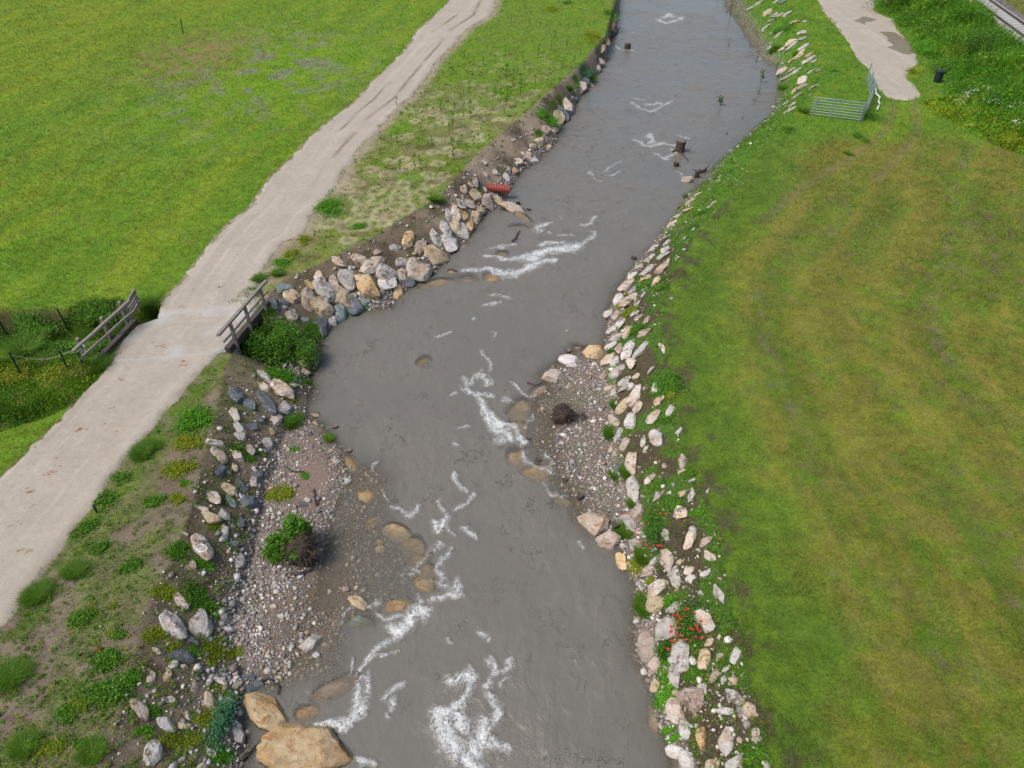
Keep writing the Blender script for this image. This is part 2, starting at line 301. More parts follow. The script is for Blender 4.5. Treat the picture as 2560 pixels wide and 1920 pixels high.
def heights(X, Y):
    X = np.asarray(X, float).ravel(); Y = np.asarray(Y, float).ravel()
    z = .10*(fbm(X, Y, .15, 3, 3)-.5)+.05*(fbm(X, Y, 1.2, 3, 5)-.5)
    near = (np.abs(X) < 95) & (Y > -30) & (Y < 130); idx = np.where(near)[0]; x = X[idx]; y = Y[idx]
    inC = inpoly(x, y, C); inW = inpoly(x, y, W)
    dW, _ = pdist(x, y, W, True); dT = np.minimum(pdist(x, y, tl)[0], pdist(x, y, tr)[0])
    G = [(inpoly(x, y, g), pdist(x, y, g, True)[0]) for g in (GL, GR, GT)]
    inG = G[0][0] | G[1][0] | G[2][0]; dG = np.minimum(np.minimum(G[0][1], G[1][1]), G[2][1])
    zz = z[idx]
    dl = np.minimum(dW, dG); s = dl/(dl+dT+1e-6); s = s**.85
    lowb = ZW-.02+np.minimum(.24, .085*dW); slope = lowb*(1-s)+.22*(fbm(x, y, 1.4, 4, 9)-.5)*np.sin(np.pi*np.clip(s, 0, 1))
    grav = ZW-.02+np.minimum(.24, .085*dW)+.06*(fbm(x, y, 1.8, 3, 21)-.5)
    grav = np.maximum(grav, ZW-.03)
    dep = .95*(1-np.exp(-dW*1.1))+.12*(fbm(x, y, .8, 3, 31)-.5)
    for S in (SL, SR, ST):
        dS = pdist(x, y, S, True)[0]; k = np.where(inpoly(x, y, S), 1, -1)*dS; k = ss(-.8, .8, k)
        tgt = np.minimum((.16 if S is ST else .055)*dW+.03, .45 if S is SB or S is ST else .32)+.09*(fbm(x, y, 2.2, 3, 77)-.5); dep = dep*(1-k)+tgt*k
    bed = ZW-np.maximum(dep, .02)
    zz = np.where(inW, bed, np.where(inC & inG, grav, np.where(inC, slope, zz)))
    # ditch
    dd, _ = pdist(x, y, DITCH); q = ss(.55, 1.5, dd+.25*(fbm(x, y, 1.5, 2, 41)-.5))
    zd = -1.15+1.15*q; zz = np.where(inW, zz, np.minimum(zz, zd+.02*0))
    # ground dips just under the track strips
    inP = inpoly(x, y, np.vstack([pl, pr[::-1]])) | inpoly(x, y, RP)
    dP = np.minimum(np.minimum(pdist(x, y, pl)[0], pdist(x, y, pr)[0]), pdist(x, y, RP, True)[0])
    zz = np.where(inP & ~inC, np.minimum(zz, 0)-.10*ss(0, .5, dP), zz)
    pv = inpoly(x, y, VR); dv = pdist(x, y, VR, True)[0]; zz = zz+np.where(pv, .55*ss(0, 2.5, dv)*(.5+fbm(x, y, .35, 3, 55)), 0)
    z[idx] = zz; return z
def hit(px, py):
    px = np.asarray(px, float).ravel(); py = np.asarray(py, float).ravel(); z = np.full(px.shape, -.3)
    for i in range(14):
        p = P(px, py, z); z = .5*z+.5*heights(p[:, 0], p[:, 1])
    p = P(px, py, z); return p
SPOTS = None
def spotdist(X, Y):
    global SPOTS
    if SPOTS is None:
        g = np.random.default_rng(4); s = [(827, 560, 1), (905, 545, 1), (960, 525, 1), (915, 498, 1.2), (945, 480, 1.4), (1010, 500, 1), (965, 505, 1.1), (870, 600, 1)]
        pts = np.array([(g.uniform(0, 1), g.uniform(0, 1)) for _ in range(150)]); yy = 130+pts[:, 0]*440; xr_ = np.interp(yy, [0, 100, 200, 300, 400, 500, 570], [1240, 1150, 1065, 970, 880, 800, 770]); xt_ = np.interp(yy, [90, 150, 266, 344, 425, 497, 547, 600], [1515, 1462, 1332, 1236, 1155, 1091, 1002, 915])
        xx = xr_+(.12+.8*pts[:, 1])*(xt_-xr_); SPOTS = P(np.r_[[q[0] for q in s], xx], np.r_[[q[1] for q in s], yy], 0)[:, :2]
    out = np.full(len(X), 9.0); m = np.where((X < 4) & (X > -20) & (Y > 24) & (Y < 75))[0]
    for i in range(0, len(m), 40000):
        k = m[i:i+40000]; out[k] = np.sqrt(((X[k, None]-SPOTS[:, 0])**2+(Y[k, None]-SPOTS[:, 1])**2).min(1))
    return out
def mixc(a, b, k): return a*(1-k[:, None])+np.asarray(b)*k[:, None]
def albedo(X, Y, Z):
    """base colour, gravel amount, wetness of the ground at X,Y"""
    n = len(X); c = np.empty((n, 3)); g = np.zeros(n); w = np.zeros(n)
    f1 = fbm(X, Y, .12, 3, 101); f2 = fbm(X, Y, .5, 4, 102); f3 = fbm(X, Y, 2.2, 4, 103); f4 = fbm(X, Y, 6, 3, 104)
    xl = np.interp(Y, pl[::-1, 1], pl[::-1, 0]); xr = np.interp(Y, pr[::-1, 1], pr[::-1, 0])
    mid = np.interp(Y, wl[::-1, 1], wl[::-1, 0])*.5+np.interp(Y, wr[::-1, 1], wr[::-1, 0])*.5
    inC = inpoly(X, Y, C); inW = inpoly(X, Y, W)
    # --- left meadow
    d = xl-X; al = Y
    st = fbm(d*1.0, al*.12, .9, 3, 110)
    m = np.tile((.122, .215, .012), (n, 1)); m = mixc(m, (.165, .232, .014), ss(.45, .7, st)*.85); m = mixc(m, (.085, .18, .010), ss(.5, .3, f2)*.6)
    m = mixc(m, (.20, .185, .035), ss(.62, .78, f3)*.35); m = mixc(m, (.10, .09, .04), ss(.70, .82, f4)*ss(.5, .6, f2)*.8)
    m = m*(1+.045*np.sin(d*1.7+6*fbm(X, Y, .15, 2, 147)))[:, None]
    farl = ss(38, 60, Y); m = mixc(m, (.20, .23, .012), farl*.25*ss(12, 30, d))
    wetm = np.exp(-((X+19)/7)**2-((Y-58)/11)**2); pat = ss(.50, .66, fbm(X, Y*.6, 1.1, 3, 120))
    m = mixc(m, (.13, .25, .008), wetm*.7); m = mixc(m, (.19, .175, .15), wetm*pat*.75)
    bp = np.exp(-((X+26)/4.5)**2-((Y-62)/6)**2); m = mixc(m, (.19, .13, .055), np.clip(bp*1.1*ss(.35, .6, f3), 0, .8))
    e = ss(1.2, .1, d)*ss(.4, .6, f3); m = mixc(m, (.09, .17, .012), e*.6)
    # --- strip between the track and the river
    p = np.tile((.13, .185, .022), (n, 1)); p = mixc(p, (.115, .205, .014), ss(.42, .55, f2))
    far = ss(45, 62, Y); dry = np.clip(ss(.38, .55, fbm(X, Y, .28, 3, 130))+.5*ss(42, 34, Y), 0, 1)*(1-far*.9)
    near = ss(24, 21, Y)
    cell = fbm(X, Y, 1.1, 2, 131); ringy = ss(.10, .02, np.abs(cell-.56))
    p = mixc(p, (.24, .22, .09), dry*.45*(1-near)); p = mixc(p, (.33, .28, .18), np.clip(.25*dry*ss(.54, .66, cell), 0, .85)*(1-near)); ds = spotdist(X, Y)+.22*(f4-.5)+.12*(f3-.5); p = mixc(p, (.44, .37, .25), ss(.52, .36, ds)*ss(.08, .24, ds)*.5*(1-near)); p = mixc(p, (.20, .15, .10), ss(.22, .1, ds)*.4*(1-near))
    p = mixc(p, (.14, .105, .065), ss(.50, .64, fbm(X, Y, 1.3, 4, 133))*.5)
    p = mixc(p, (.12, .21, .012), far*.6)
    soil = ss(.36, .50, fbm(X*1.0, Y*1.0, .55, 4, 135)+.07*(f4-.5)); p = mixc(p, mixc(np.tile((.20, .155, .115), (n, 1)), (.13, .10, .068), f3), near*(.48+.5*soil))
    dpr = X-xr; p = mixc(p, (.30, .24, .18), ss(.9, .0, dpr+.6*(f3-.5))*.75*(1-near)); p = mixc(p, (.085, .15, .012), ss(.8, .1, np.abs(dpr-.35))*near*ss(.4, .5, f3)*.8)
    # --- right meadow : arcs follow the bank
    dR, pa = pdist(X, Y, tr); arc = fbm(dR*1.0, pa*.10, .75, 4, 140)
    q = np.tile((.160, .166, .022), (n, 1)); q = mixc(q, (.104, .158, .014), ss(.46, .58, arc)*.8); q = mixc(q, (.08, .175, .012), ss(.52, .68, fbm(X, Y, 1.1, 4, 144))*.45); q = mixc(q, (.155, .125, .05), ss(.5, .62, fbm(X, Y, 2.6, 4, 145))*.25)
    q = mixc(q, (.165, .145, .03), ss(.55, .72, fbm(X, Y, .9, 3, 141))*.3); q = mixc(q, (.145, .115, .07), ss(.60, .72, f3*.5+.5*arc)*.6)
    q = mixc(q, (.16, .15, .022), ss(5.5, 4, np.abs(dR-5.5)*1.6)*ss(30, 45, Y)*.5)
    gb = ss(3.6, 1.2, dR+3.4*(f2-.5)); q = mixc(q, (.080, .158, .013), gb*.85); q = mixc(q, (.115, .185, .014), gb*ss(.5, .65, f3)*.6)
    q = q*(1+.08*np.sin(dR*2.1+5*fbm(X, Y, .2, 2, 146)))[:, None]
    q = mixc(q, (.08, .062, .036), ss(.9, .0, dR+3.4*(f3-.40))*.75*ss(38, 33, Y))
    topg = ss(42, 46, Y+3*(f2-.5)); q = mixc(q, (.095, .195, .012), topg*.9); q = mixc(q, (.165, .22, .014), topg*ss(.5, .65, f2)*.5)
    tk = np.minimum(pdist(X, Y, line([(2232, 255), (2232, 290), (2210, 330), (2120, 400), (2000, 470), (1900, 560)]))[0], 9)
    tk = np.minimum(tk, pdist(X, Y, line([(2290, 255), (2292, 330), (2260, 380), (2190, 450)]))[0]); q = mixc(q, (.17, .12, .07), ss(.4, .1, tk+.5*(f3-.5))*.4)
    # --- slopes
    isr = X > mid; k = ss(0, 1, (Z-ZW)/1.5)
    s = mixc(np.tile((.155, .118, .080), (n, 1)), (.10, .076, .048), ss(.4, .6, f3)); s = mixc(s, (.31, .235, .17), ss(.45, .62, f2)*np.where((Y > 33) & ~isr, .9, .15))
    s = mixc(s, (.075, .13, .016), ss(.55, .66, fbm(X, Y, 1.6, 4, 150))*np.where(isr, .6, .35))
    rs = mixc(np.tile((.090, .070, .040), (n, 1)), (.055, .045, .025), f3); rs = mixc(rs, (.06, .135, .012), ss(.50, .60, fbm(X, Y, 1.3, 4, 151)+.25*ss(.75, 1, k)+.3*ss(38, 46, Y)-.05)*.9)
    gb2 = np.where(isr & (X > 8), ss(30, 35, Y), 0)*(1-.35*ss(.5, .6, f3)); rs = mixc(rs, (.085, .19, .012), gb2*.9); s = np.where(isr[:, None], rs, s)
    lo = ss(.24, .10, k)*(1-gb2*(1-inpoly(X, Y, GT))); s = mixc(s, (.19, .15, .125), lo*.7)
    sand = np.exp(-((X+6.9)/.8)**2-((Y-16.7)/1.5)**2); s = mixc(s, (.22, .155, .125), np.clip(sand*1.2, 0, .9)); 
    b = np.tile((.150, .125, .10), (n, 1)); b = mixc(b, (.20, .165, .12), f3)
    cl = (.70+.6*fbm(X, Y, 3.2, 4, 160))[:, None]; m = m*cl; q = q*cl*(.9+.2*f2[:, None]); p = p*cl
    c[:] = np.where(((X < xl) & ~isr)[:, None], m, np.where((~isr)[:, None], p, q)); c = np.where(inC[:, None], s, c); c = np.where(inW[:, None], b, c)
    g = np.where(inC, .25+.75*ss(.30, .1, k), .0); g = np.where(inC & ~isr & (Y < 24), np.maximum(g, .45*ss(.8, .4, k)), g)
    g = np.where(inC & (X > -6) & (X < 1) & ~isr, np.maximum(g, .35), g); g = np.where(inW, .8, g); g = g*(1-.85*np.clip(sand, 0, 1)); g = np.where(near*(~isr)*(~inC)*(X > xl) > 0, .12, g)
    dW, _ = pdist(X, Y, W, True); w = np.where(inC, ss(.9, .0, dW+.5*(f3-.5))*.7, 0)+np.where(inW, .4, 0)
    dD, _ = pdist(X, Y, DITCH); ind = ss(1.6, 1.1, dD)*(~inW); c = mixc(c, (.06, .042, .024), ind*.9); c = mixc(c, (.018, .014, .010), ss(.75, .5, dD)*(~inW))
    v = inpoly(X, Y, VR); c = np.where(v[:, None], np.array((.07, .16, .012)), c)
    bl = inpoly(X, Y, BAL); c = np.where(bl[:, None], mixc(np.tile((.16, .145, .135), (n, 1)), (.09, .08, .075), ss(.4, .6, f4)), c); g = np.where(bl, .7, g)
    fr = (~v) & (~bl) & (X > 45) & (Y > 60); c = np.where(fr[:, None], mixc(np.tile((.16, .15, .03), (n, 1)), (.10, .13, .02), f3), c)
    return c, g, w
def fan(nu, nv, y0, y1, ext=True):
    ys = y0*np.exp(np.linspace(0, math.log(y1/y0), nv)); u = np.linspace(-1, 1, nu)
    if ext:
        ys = np.concatenate([[-60, -20, -6, -1, .8, 1.8], ys, [115, 150, 250, 500, 900]]); u = np.concatenate([[-12, -5, -2.2, -1.4, -1.12], u, [1.12, 1.4, 2.2, 5, 12]])
    w = 17+.74*np.clip(ys, 3, 300)
    X = u[None, :]*w[:, None]; Yg = np.repeat(ys[:, None], len(u), 1); return X, Yg
def gridfaces(nr, nc):
    i = np.arange(nr*nc).reshape(nr, nc); return np.stack([i[:-1, :-1], i[:-1, 1:], i[1:, 1:], i[1:, :-1]], -1).reshape(-1, 4)
M = {}
M['ground'] = mat_ground(); M['path'] = mat_path(); M['water'] = mat_water(); M['fol'] = mat_foliage()
ROCK = dict(p=mat_rock('rock_cream', (.50, .39, .29), (.57, .50, .43), (.42, .26, .14)), l=mat_rock('rock_pale_grey', (.47, .445, .41), (.57, .54, .50), (.40, .31, .23)),
            g=mat_rock('rock_grey', (.39, .35, .31), (.48, .44, .40), (.28, .245, .21)), t=mat_rock('rock_tan', (.48, .37, .23), (.56, .46, .32), (.36, .22, .10)),
            o=mat_rock('rock_orange', (.52, .34, .16), (.60, .46, .28), (.44, .23, .08)), n=mat_rock('rock_brown', (.37, .28, .215), (.46, .38, .32), (.27, .175, .12)),
            b=mat_rock('rock_slate', (.095, .11, .12), (.15, .17, .18), (.22, .24, .25), 2), e=mat_rock('rock_greenish', (.15, .19, .18), (.22, .26, .235), (.30, .33, .30), 2))
# ------------------------------------------------------------ ground sheet
X, Y = fan(800, 660, 2.6, 98); gx, gy = X.ravel(), Y.ravel()
gz = heights(gx, gy); gc, gg, gw = albedo(gx, gy, gz)
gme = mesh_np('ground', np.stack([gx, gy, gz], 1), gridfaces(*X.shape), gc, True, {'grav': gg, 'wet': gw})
ground = tag(obj('ground', gme, M['ground']), 'grassy meadows and stony banks either side of the river', kind='structure')
# ------------------------------------------------------------ gravel tracks
def resample(L, n):
    L = np.asarray(L); s = np.concatenate([[0], np.cumsum(np.sqrt((np.diff(L, axis=0)**2).sum(1)))]); t = np.linspace(0, s[-1], n)
    return np.stack([np.interp(t, s, L[:, 0]), np.interp(t, s, L[:, 1])], 1)
def by_y(L, ys): return np.interp(ys, L[::-1, 1], L[::-1, 0])
NL, NA = 900, 22
ysl = np.exp(np.linspace(math.log(6), math.log(104), NL))
xL, xR = by_y(pl, ysl), by_y(pr, ysl); u = np.linspace(0, 1, NA)
jl = (fbm(ysl, ysl*0, 2.6, 5, 201)-.5)*.7*np.clip(ysl/30, .5, 1.2); jr = (fbm(ysl, ysl*0, 2.6, 5, 202)-.5)*.7*np.clip(ysl/30, .3, 1.6)
onb = np.exp(-((ysl-23.5)/2.6)**2); jl *= 1-onb; jr *= 1-onb
px_ = xL[:, None]*(1-u)+xR[:, None]*u; px_ = px_+jl[:, None]*ss(.14, 0, u)[None]+jr[:, None]*ss(.86, 1, u)[None]; py_ = np.repeat(ysl[:, None], NA, 1)
pz = .035+.02*(fbm(px_, py_, .8, 3, 203)-.5)+.0*py_; pz = pz-.02*np.exp(-((u-.28)/.06)**2)-.02*np.exp(-((u-.72)/.06)**2); pz[:, 0] = -.07; pz[:, -1] = -.07
gy_, gx_ = py_.ravel(), px_.ravel(); uu = np.tile(u, NL); edg = ss(.16, 0, np.minimum(uu, 1-uu))*ss(.42, .6, fbm(gx_, gy_, .7, 4, 208))
deb = np.clip(ss(.75, .5, np.abs(uu-.5)*2)*ss(32, 27, gy_)*1.0, 0, 1)
rut = ss(.035, .01, np.abs(uu-.66+.02*np.sin(gy_*.3)))*ss(36, 44, gy_)*ss(.35, .6, fbm(gx_*0, gy_, .35, 3, 204))+ss(.03, .01, np.abs(uu-.36+.015*np.sin(gy_*.4)))*ss(38, 46, gy_)*ss(.45, .6, fbm(gx_*0, gy_, .3, 3, 205))
pale = np.exp(-((gx_+10.8)/2)**2-((gy_-66)/3)**2)*ss(.4, .55, fbm(gx_, gy_, 1.0, 3, 206))
for p1_, p2_ in (((405, 786), (600, 770)), ((270, 906), (565, 881))): pale = np.maximum(pale, .4*ss(.09, .02, pdist(gx_, gy_, line([p1_, p2_]))[0]))
pale = np.maximum(pale, .6*ss(1.9, 1.5, pdist(gx_, gy_, line([(330, 845), (610, 818)]))[0])*ss(.4, .6, fbm(gx_, gy_, .9, 4, 209)))
pale = np.clip(pale+.35*ss(.05, .0, np.abs(uu-.0))*ss(.4, .6, fbm(gx_, gy_, 1.2, 3, 207))*(gy_ > 27), 0, 1)
ln = np.cumsum(np.r_[0, np.sqrt(np.diff(.5*(xL+xR))**2+np.diff(ysl)**2)])
me = mesh_np('gravel_path', np.stack([gx_, gy_, pz.ravel()], 1), gridfaces(NL, NA), None, True, {'debris': deb, 'rut': np.clip(rut+.45*edg, 0, 1), 'pale': pale})
def setuv(me, U):
    uvl = me.uv_layers.new(name='UVMap'); vi = np.zeros(len(me.loops), np.int32); me.loops.foreach_get('vertex_index', vi)
    uvl.data.foreach_set('uv', np.asarray(U, np.float32)[vi].ravel())
setuv(me, np.stack([uu, np.repeat(ln, NA)*.25], 1))
tag(obj('gravel_path', me, M['path']), 'pale gravel farm track crossing the wooden bridge', kind='structure')
def fill(name, poly, z, step, seed, jit, mat, label):
    L = resample(np.vstack([poly, poly[:1]]), 220)[:-1]; c0 = L.mean(0)
    L = L+np.stack([(fbm(L[:, 0], L[:, 1], 1.0, 4, seed)-.5)*jit, (fbm(L[:, 0], L[:, 1], 1.0, 4, seed+5)-.5)*jit], 1)
    x0, y0 = L.min(0); x1, y1 = L.max(0); xs = np.arange(x0, x1+step, step); ys = np.arange(y0, y1+step, step)
    XX, YY = np.meshgrid(xs, ys); ins = inpoly(XX.ravel(), YY.ravel(), L).reshape(XX.shape); d = pdist(XX, YY, L, True)[0].reshape(XX.shape)
    Z = z-.09*ss(step*1.5, 0, np.where(ins, d, 0))+.015*(fbm(XX, YY, .8, 3, seed)-.5)
    Fq = gridfaces(*XX.shape); keep = ins.ravel()[Fq].any(1); Fq = Fq[keep]; u_, inv = np.unique(Fq, return_inverse=True)
    V = np.stack([XX.ravel(), YY.ravel(), Z.ravel()], 1)[u_]; n = len(u_)
    me = mesh_np(name, V, inv.reshape(-1, 4), None, True, {'debris': np.full(n, .25), 'rut': np.zeros(n), 'pale': np.zeros(n)})
    setuv(me, V[:, :2]*np.array([.12, .2])); return tag(obj(name, me, mat), label, kind='structure')
fill('gravel_path', RP, .03, .22, 301, .9, M['path'], 'pale gravel path ending in the grass beside the metal hurdles')
mp_ = NT('muddy_puddle'); mp_.set(Base_Color=mp_.mix(mp_.noise(1.2), (.16, .125, .07), (.21, .17, .105)), Roughness=.35, Specular_IOR_Level=.2); M['puddle'] = mp_.m
fill('puddle', PUD, .055, .15, 305, .5, M['puddle'], 'brown puddle on the far gravel path')
# ------------------------------------------------------------ boulders
RK = []
def rocks(T, txt, side):
    for it in txt.split(';'):
        it = it.split()
        if len(it) < 6: continue
        x, y, a, b, an = map(float, it[:5]); (fx, fy), = T([(x, y)]); RK.append([fx, fy, a/3.456, b/3.456, an, it[5], side])
# x y major minor angle(degrees, ccw in the picture) colour[s = under water]
rocks(t6, """1895 30 105 85 70 t;1990 75 120 105 60 n;2090 75 80 50 0 t;1775 105 110 72 80 g;1720 160 135 85 110 p;1840 110 90 78 0 n;1925 155 100 68 10 t;1795 215 85 78 0 o;1890 210 92 85 0 t;1665 215 92 82 130 l;1730 280 115 105 0 t;1850 275 100 68 100 o;1635 320 120 105 120 l;1800 360 130 110 30 g;1545 380 112 95 140 l;1675 440 130 118 20 l;1550 545 205 140 0 t;1310 420 170 72 55 o;1200 480 90 50 20 g;1420 490 135 95 60 n;1275 615 120 85 20 g;1400 680 235 135 0 p;1360 600 90 55 0 n;880 590 125 115 30 p;1010 650 235 88 36 p;1120 700 180 108 10 g;730 615 115 58 -15 p;800 760 155 135 80 g;560 745 102 70 -20 p;590 860 170 135 -20 g;690 800 130 85 80 n;960 825 195 135 -20 o;1140 790 165 108 15 l;1265 735 125 78 35 p;740 910 172 120 10 t;1330 770 125 68 0 b;1230 860 110 85 45 o;455 940 180 120 50 n;570 1000 172 128 10 t;335 900 155 88 25 t;250 835 155 62 22 e;145 960 125 95 20 b;235 955 85 55 0 b;320 1065 145 85 35 p;725 1040 135 105 30 e;860 975 150 108 10 b;960 945 92 58 10 e;660 1110 110 58 0 g;575 1160 130 118 60 b;435 1105 90 45 0 e;1065 520 92 36 25 n;820 655 44 36 0 l;470 805 90 55 0 o;1530 800 240 60 10 ts;1820 760 150 70 0 ts;2040 745 130 70 0 os;1780 470 130 75 40 ts;1450 1470 105 70 20 os;80 1590 190 55 -38 g;410 1480 70 40 0 p;440 1560 90 50 20 n;1690 700 60 30 0 ts;2130 545 90 50 0 ts""", 'L')
rocks(t7, """20 150 200 70 -8 p;90 225 150 50 -30 ts;60 310 150 45 0 ts""", 'M')
rocks(t3, """880 160 60 48 100 t;865 212 72 45 100 o;865 275 60 46 0 p;815 370 56 46 30 o;778 422 75 40 70 t;760 530 60 30 0 p;740 590 60 36 20 p;630 690 90 48 0 b;655 738 78 46 20 o;605 765 70 58 30 p;550 850 46 40 0 b;468 915 115 62 120 p;505 945 92 48 60 g;438 975 105 70 -35 b;400 1030 88 76 60 t;290 1130 82 68 20 n;370 1130 75 50 45 p;235 1220 82 56 30 t;120 1340 90 48 10 p;185 1385 80 46 20 l;60 1400 72 46 20 p;25 1480 64 52 0 o;180 1270 60 40 20 p;320 1280 60 36 20 t""", 'L')
rocks(t2, """1970 1400 74 46 0 n;2072 1492 56 40 0 p;1990 1512 62 38 -20 p;1900 1572 82 56 100 n;2165 1530 68 52 10 l;1865 1600 52 40 0 p;1800 1632 74 52 20 p;1980 1640 34 34 0 l;2180 1460 50 36 0 l""", 'L')
rocks(t7, """1550 80 112 40 30 p;1600 28 60 28 20 t;1520 160 72 40 10 o;1430 212 74 50 60 t;1380 280 86 46 40 p;1320 400 72 34 20 g;1345 440 62 44 20 l;1230 485 95 44 32 l;1315 500 98 50 42 l;1300 555 90 62 20 g;1150 530 74 44 10 os;1200 570 112 46 34 g;1300 650 155 76 36 p;1165 680 135 55 36 l;1145 745 92 40 20 t;1240 775 112 44 55 t;1100 650 72 40 30 g;1040 725 92 56 30 l;1000 800 155 84 35 p;1040 850 92 48 50 g;1135 885 62 30 45 l;925 925 100 88 0 l;1005 945 142 88 30 p;1085 965 84 30 60 g;840 1050 90 72 20 g;895 1075 105 62 50 n;1060 1045 82 46 65 g;1090 1080 72 40 0 n;945 1125 98 62 45 l;1160 1120 62 48 20 n;870 1190 92 62 0 l;1000 1200 135 58 62 p;900 1265 100 80 0 g;1150 1220 112 62 10 n;850 1340 95 76 20 l;925 1345 115 48 85 n;1005 1365 190 72 60 l;1115 1365 135 78 45 g;1300 1345 112 40 -68 p;840 1450 112 92 20 p;895 1470 92 58 50 l;1025 1475 112 72 -50 p;910 1560 145 98 55 g;970 1630 102 68 20 l;1205 1530 74 36 40 g;1060 1600 62 56 0 p;700 1385 175 132 -10 o;500 1465 175 96 -22 l;345 1595 175 105 -5 p;710 1490 62 28 -15 l;790 1580 92 46 70 n;1490 400 46 24 70 l;1740 100 80 26 35 p;1700 130 60 24 40 l;1565 320 62 22 50 l;1430 575 40 26 10 p;1130 850 34 22 0 l;1380 925 30 20 0 l""", 'R')
rocks(tC, """965 25 92 68 20 g;1020 22 62 50 0 l;885 82 62 40 -60 l;820 42 64 44 0 t;745 50 50 28 0 l;1235 40 92 78 80 l;1160 30 60 42 60 p;1060 110 165 92 52 p;960 185 140 78 62 t;1095 190 95 70 50 n;1265 145 90 56 52 p;1365 225 102 56 70 l;1220 290 205 66 52 p;1020 335 150 108 85 l;880 325 135 50 -62 p;920 430 128 42 66 l;1130 495 118 38 -80 l;1150 560 70 26 75 l;1240 470 170 92 -55 l;1440 410 62 34 60 l;975 520 155 56 72 n;855 568 42 38 0 p;1025 680 160 105 -72 p;910 730 122 48 -68 b;1190 820 84 66 30 p;1475 670 135 48 -82 n;1465 755 52 30 0 t;1550 840 50 32 0 g;1045 910 205 98 -75 g;1265 960 115 46 66 g;1362 942 45 32 0 l;1480 942 76 56 10 t;1555 965 112 42 80 l;1690 925 42 22 60 p;1080 1115 125 92 45 n;1450 1110 125 72 -55 p;1000 1200 185 112 -55 g;1330 1300 115 56 -65 g;1050 1385 125 76 -50 g;1535 1350 195 72 78 p;1670 1350 92 66 30 n;1335 1505 195 100 -70 p;1700 1480 125 46 -52 p;1225 1535 92 58 50 g;1450 1540 52 38 0 p;1165 1620 145 76 20 n;1405 1620 95 84 60 l;1525 1610 108 56 65 p;1665 1630 115 46 28 l;858 1236 40 30 90 l;715 1200 265 170 -30 p;815 1360 205 128 -10 n;950 1550 155 76 -60 o;955 1400 52 30 -20 l;250 790 265 140 -12 ts;50 640 150 135 0 ts;60 230 190 150 30 ts;40 390 150 105 0 ns;240 60 180 56 30 ts;430 1000 190 105 -32 ts""", 'R')
rocks(tG, """1260 110 135 112 20 p;1250 230 150 122 0 t;1410 42 112 76 -62 g;1545 20 74 54 0 l;1790 150 150 66 -62 l;1400 275 115 78 10 g;1330 450 210 180 20 g;1650 370 190 105 -42 p;1690 430 125 76 -20 g;1160 600 310 125 -82 n;1230 760 100 88 -60 n;1450 700 240 165 -72 l;1400 885 205 95 -70 g;1660 720 178 105 -82 t;1785 700 62 50 30 l;1942 680 138 70 66 l;1740 860 115 68 50 n;1855 800 72 36 20 l;1140 850 74 58 0 ts;1240 940 95 86 0 t;1560 1050 265 185 -52 n;1640 980 132 66 -60 g;1925 1040 210 76 -42 l;1830 900 110 32 -75 l;1835 1170 165 44 -10 l;2050 1160 135 100 -52 p;1982 1205 52 38 -20 n;1410 1150 215 140 -80 p;1490 1320 178 84 -80 l;1635 1400 215 84 -76 o;1850 1420 225 105 -82 l;2100 1375 138 62 -76 p;1235 1250 260 86 -86 ts;1410 1520 175 105 -30 l;1510 1590 185 100 -62 l;1730 1630 135 86 0 p;1930 1610 175 100 30 l;1705 560 76 60 20 p""", 'R')
rocks(tA, """2035 90 185 98 -80 b;2150 185 105 95 0 b;2025 250 135 76 -60 p;2060 375 135 72 -50 l;2090 455 92 82 0 g;2175 375 92 72 30 b;1870 510 135 56 10 l;1895 615 185 78 -55 p;2055 620 95 62 0 p;2025 710 84 44 -80 t;1915 740 135 108 60 b;2165 570 115 66 -50 g;2080 870 135 76 -66 b;2190 850 112 58 85 g;1985 900 125 86 -20 t;1840 985 150 112 -60 p;1990 1010 148 56 -56 e;2140 1010 155 108 10 b;1760 1085 104 48 -10 p;1830 1150 135 104 10 t;1940 1130 112 96 30 g;2085 1200 155 56 -82 b;1940 1300 138 66 70 g;2030 1380 88 74 0 e;1740 1400 205 150 -66 p;1610 1297 50 24 0 l;2080 1520 148 66 56 l;1660 1570 95 74 0 p;2190 1265 52 28 0 l""", 'L')
rocks(tB, """65 30 92 68 0 p;220 45 175 118 -15 p;330 10 62 40 0 g;100 170 165 115 -42 b;260 205 142 88 25 g;175 310 112 78 70 p;30 300 84 66 0 b;145 420 58 42 -60 o;105 520 98 92 0 l;15 790 112 76 70 b;280 565 48 38 -60 p;515 275 78 58 20 t;515 342 64 38 -20 t;400 1042 74 48 15 b;440 1000 52 46 0 l;690 665 62 40 -10 g;790 840 64 48 30 l;820 720 205 72 -62 os;945 970 135 92 10 os;990 1220 185 62 42 os;1210 1280 165 105 -10 ts;1020 1280 44 40 0 os;1370 1410 178 132 -20 ts;1425 1520 155 100 10 ts;1470 1620 135 112 0 ts;190 1320 54 40 0 p;90 1335 62 40 0 n;1080 1430 70 60 0 ts;1070 1365 50 30 0 ts""", 'L')
rocks(tF, """1460 75 155 125 0 ts;885 230 170 96 -32 t;920 390 270 130 8 e;1235 265 175 96 10 os;480 575 210 100 36 g;388 563 42 40 0 l;525 680 66 56 -30 l;365 675 44 36 0 l;220 350 66 58 0 l;275 345 62 40 0 l;160 260 62 44 0 p;775 120 64 38 0 n;160 85 78 32 28 g;260 70 44 20 0 l;690 980 310 125 26 ns;440 1190 175 105 10 os;100 1185 350 290 -30 o;440 1500 740 470 16 o;30 935 100 66 0 b;340 105 40 26 0 l;640 130 36 22 0 l;205 880 40 34 0 t;110 660 60 26 60 t""", 'L')
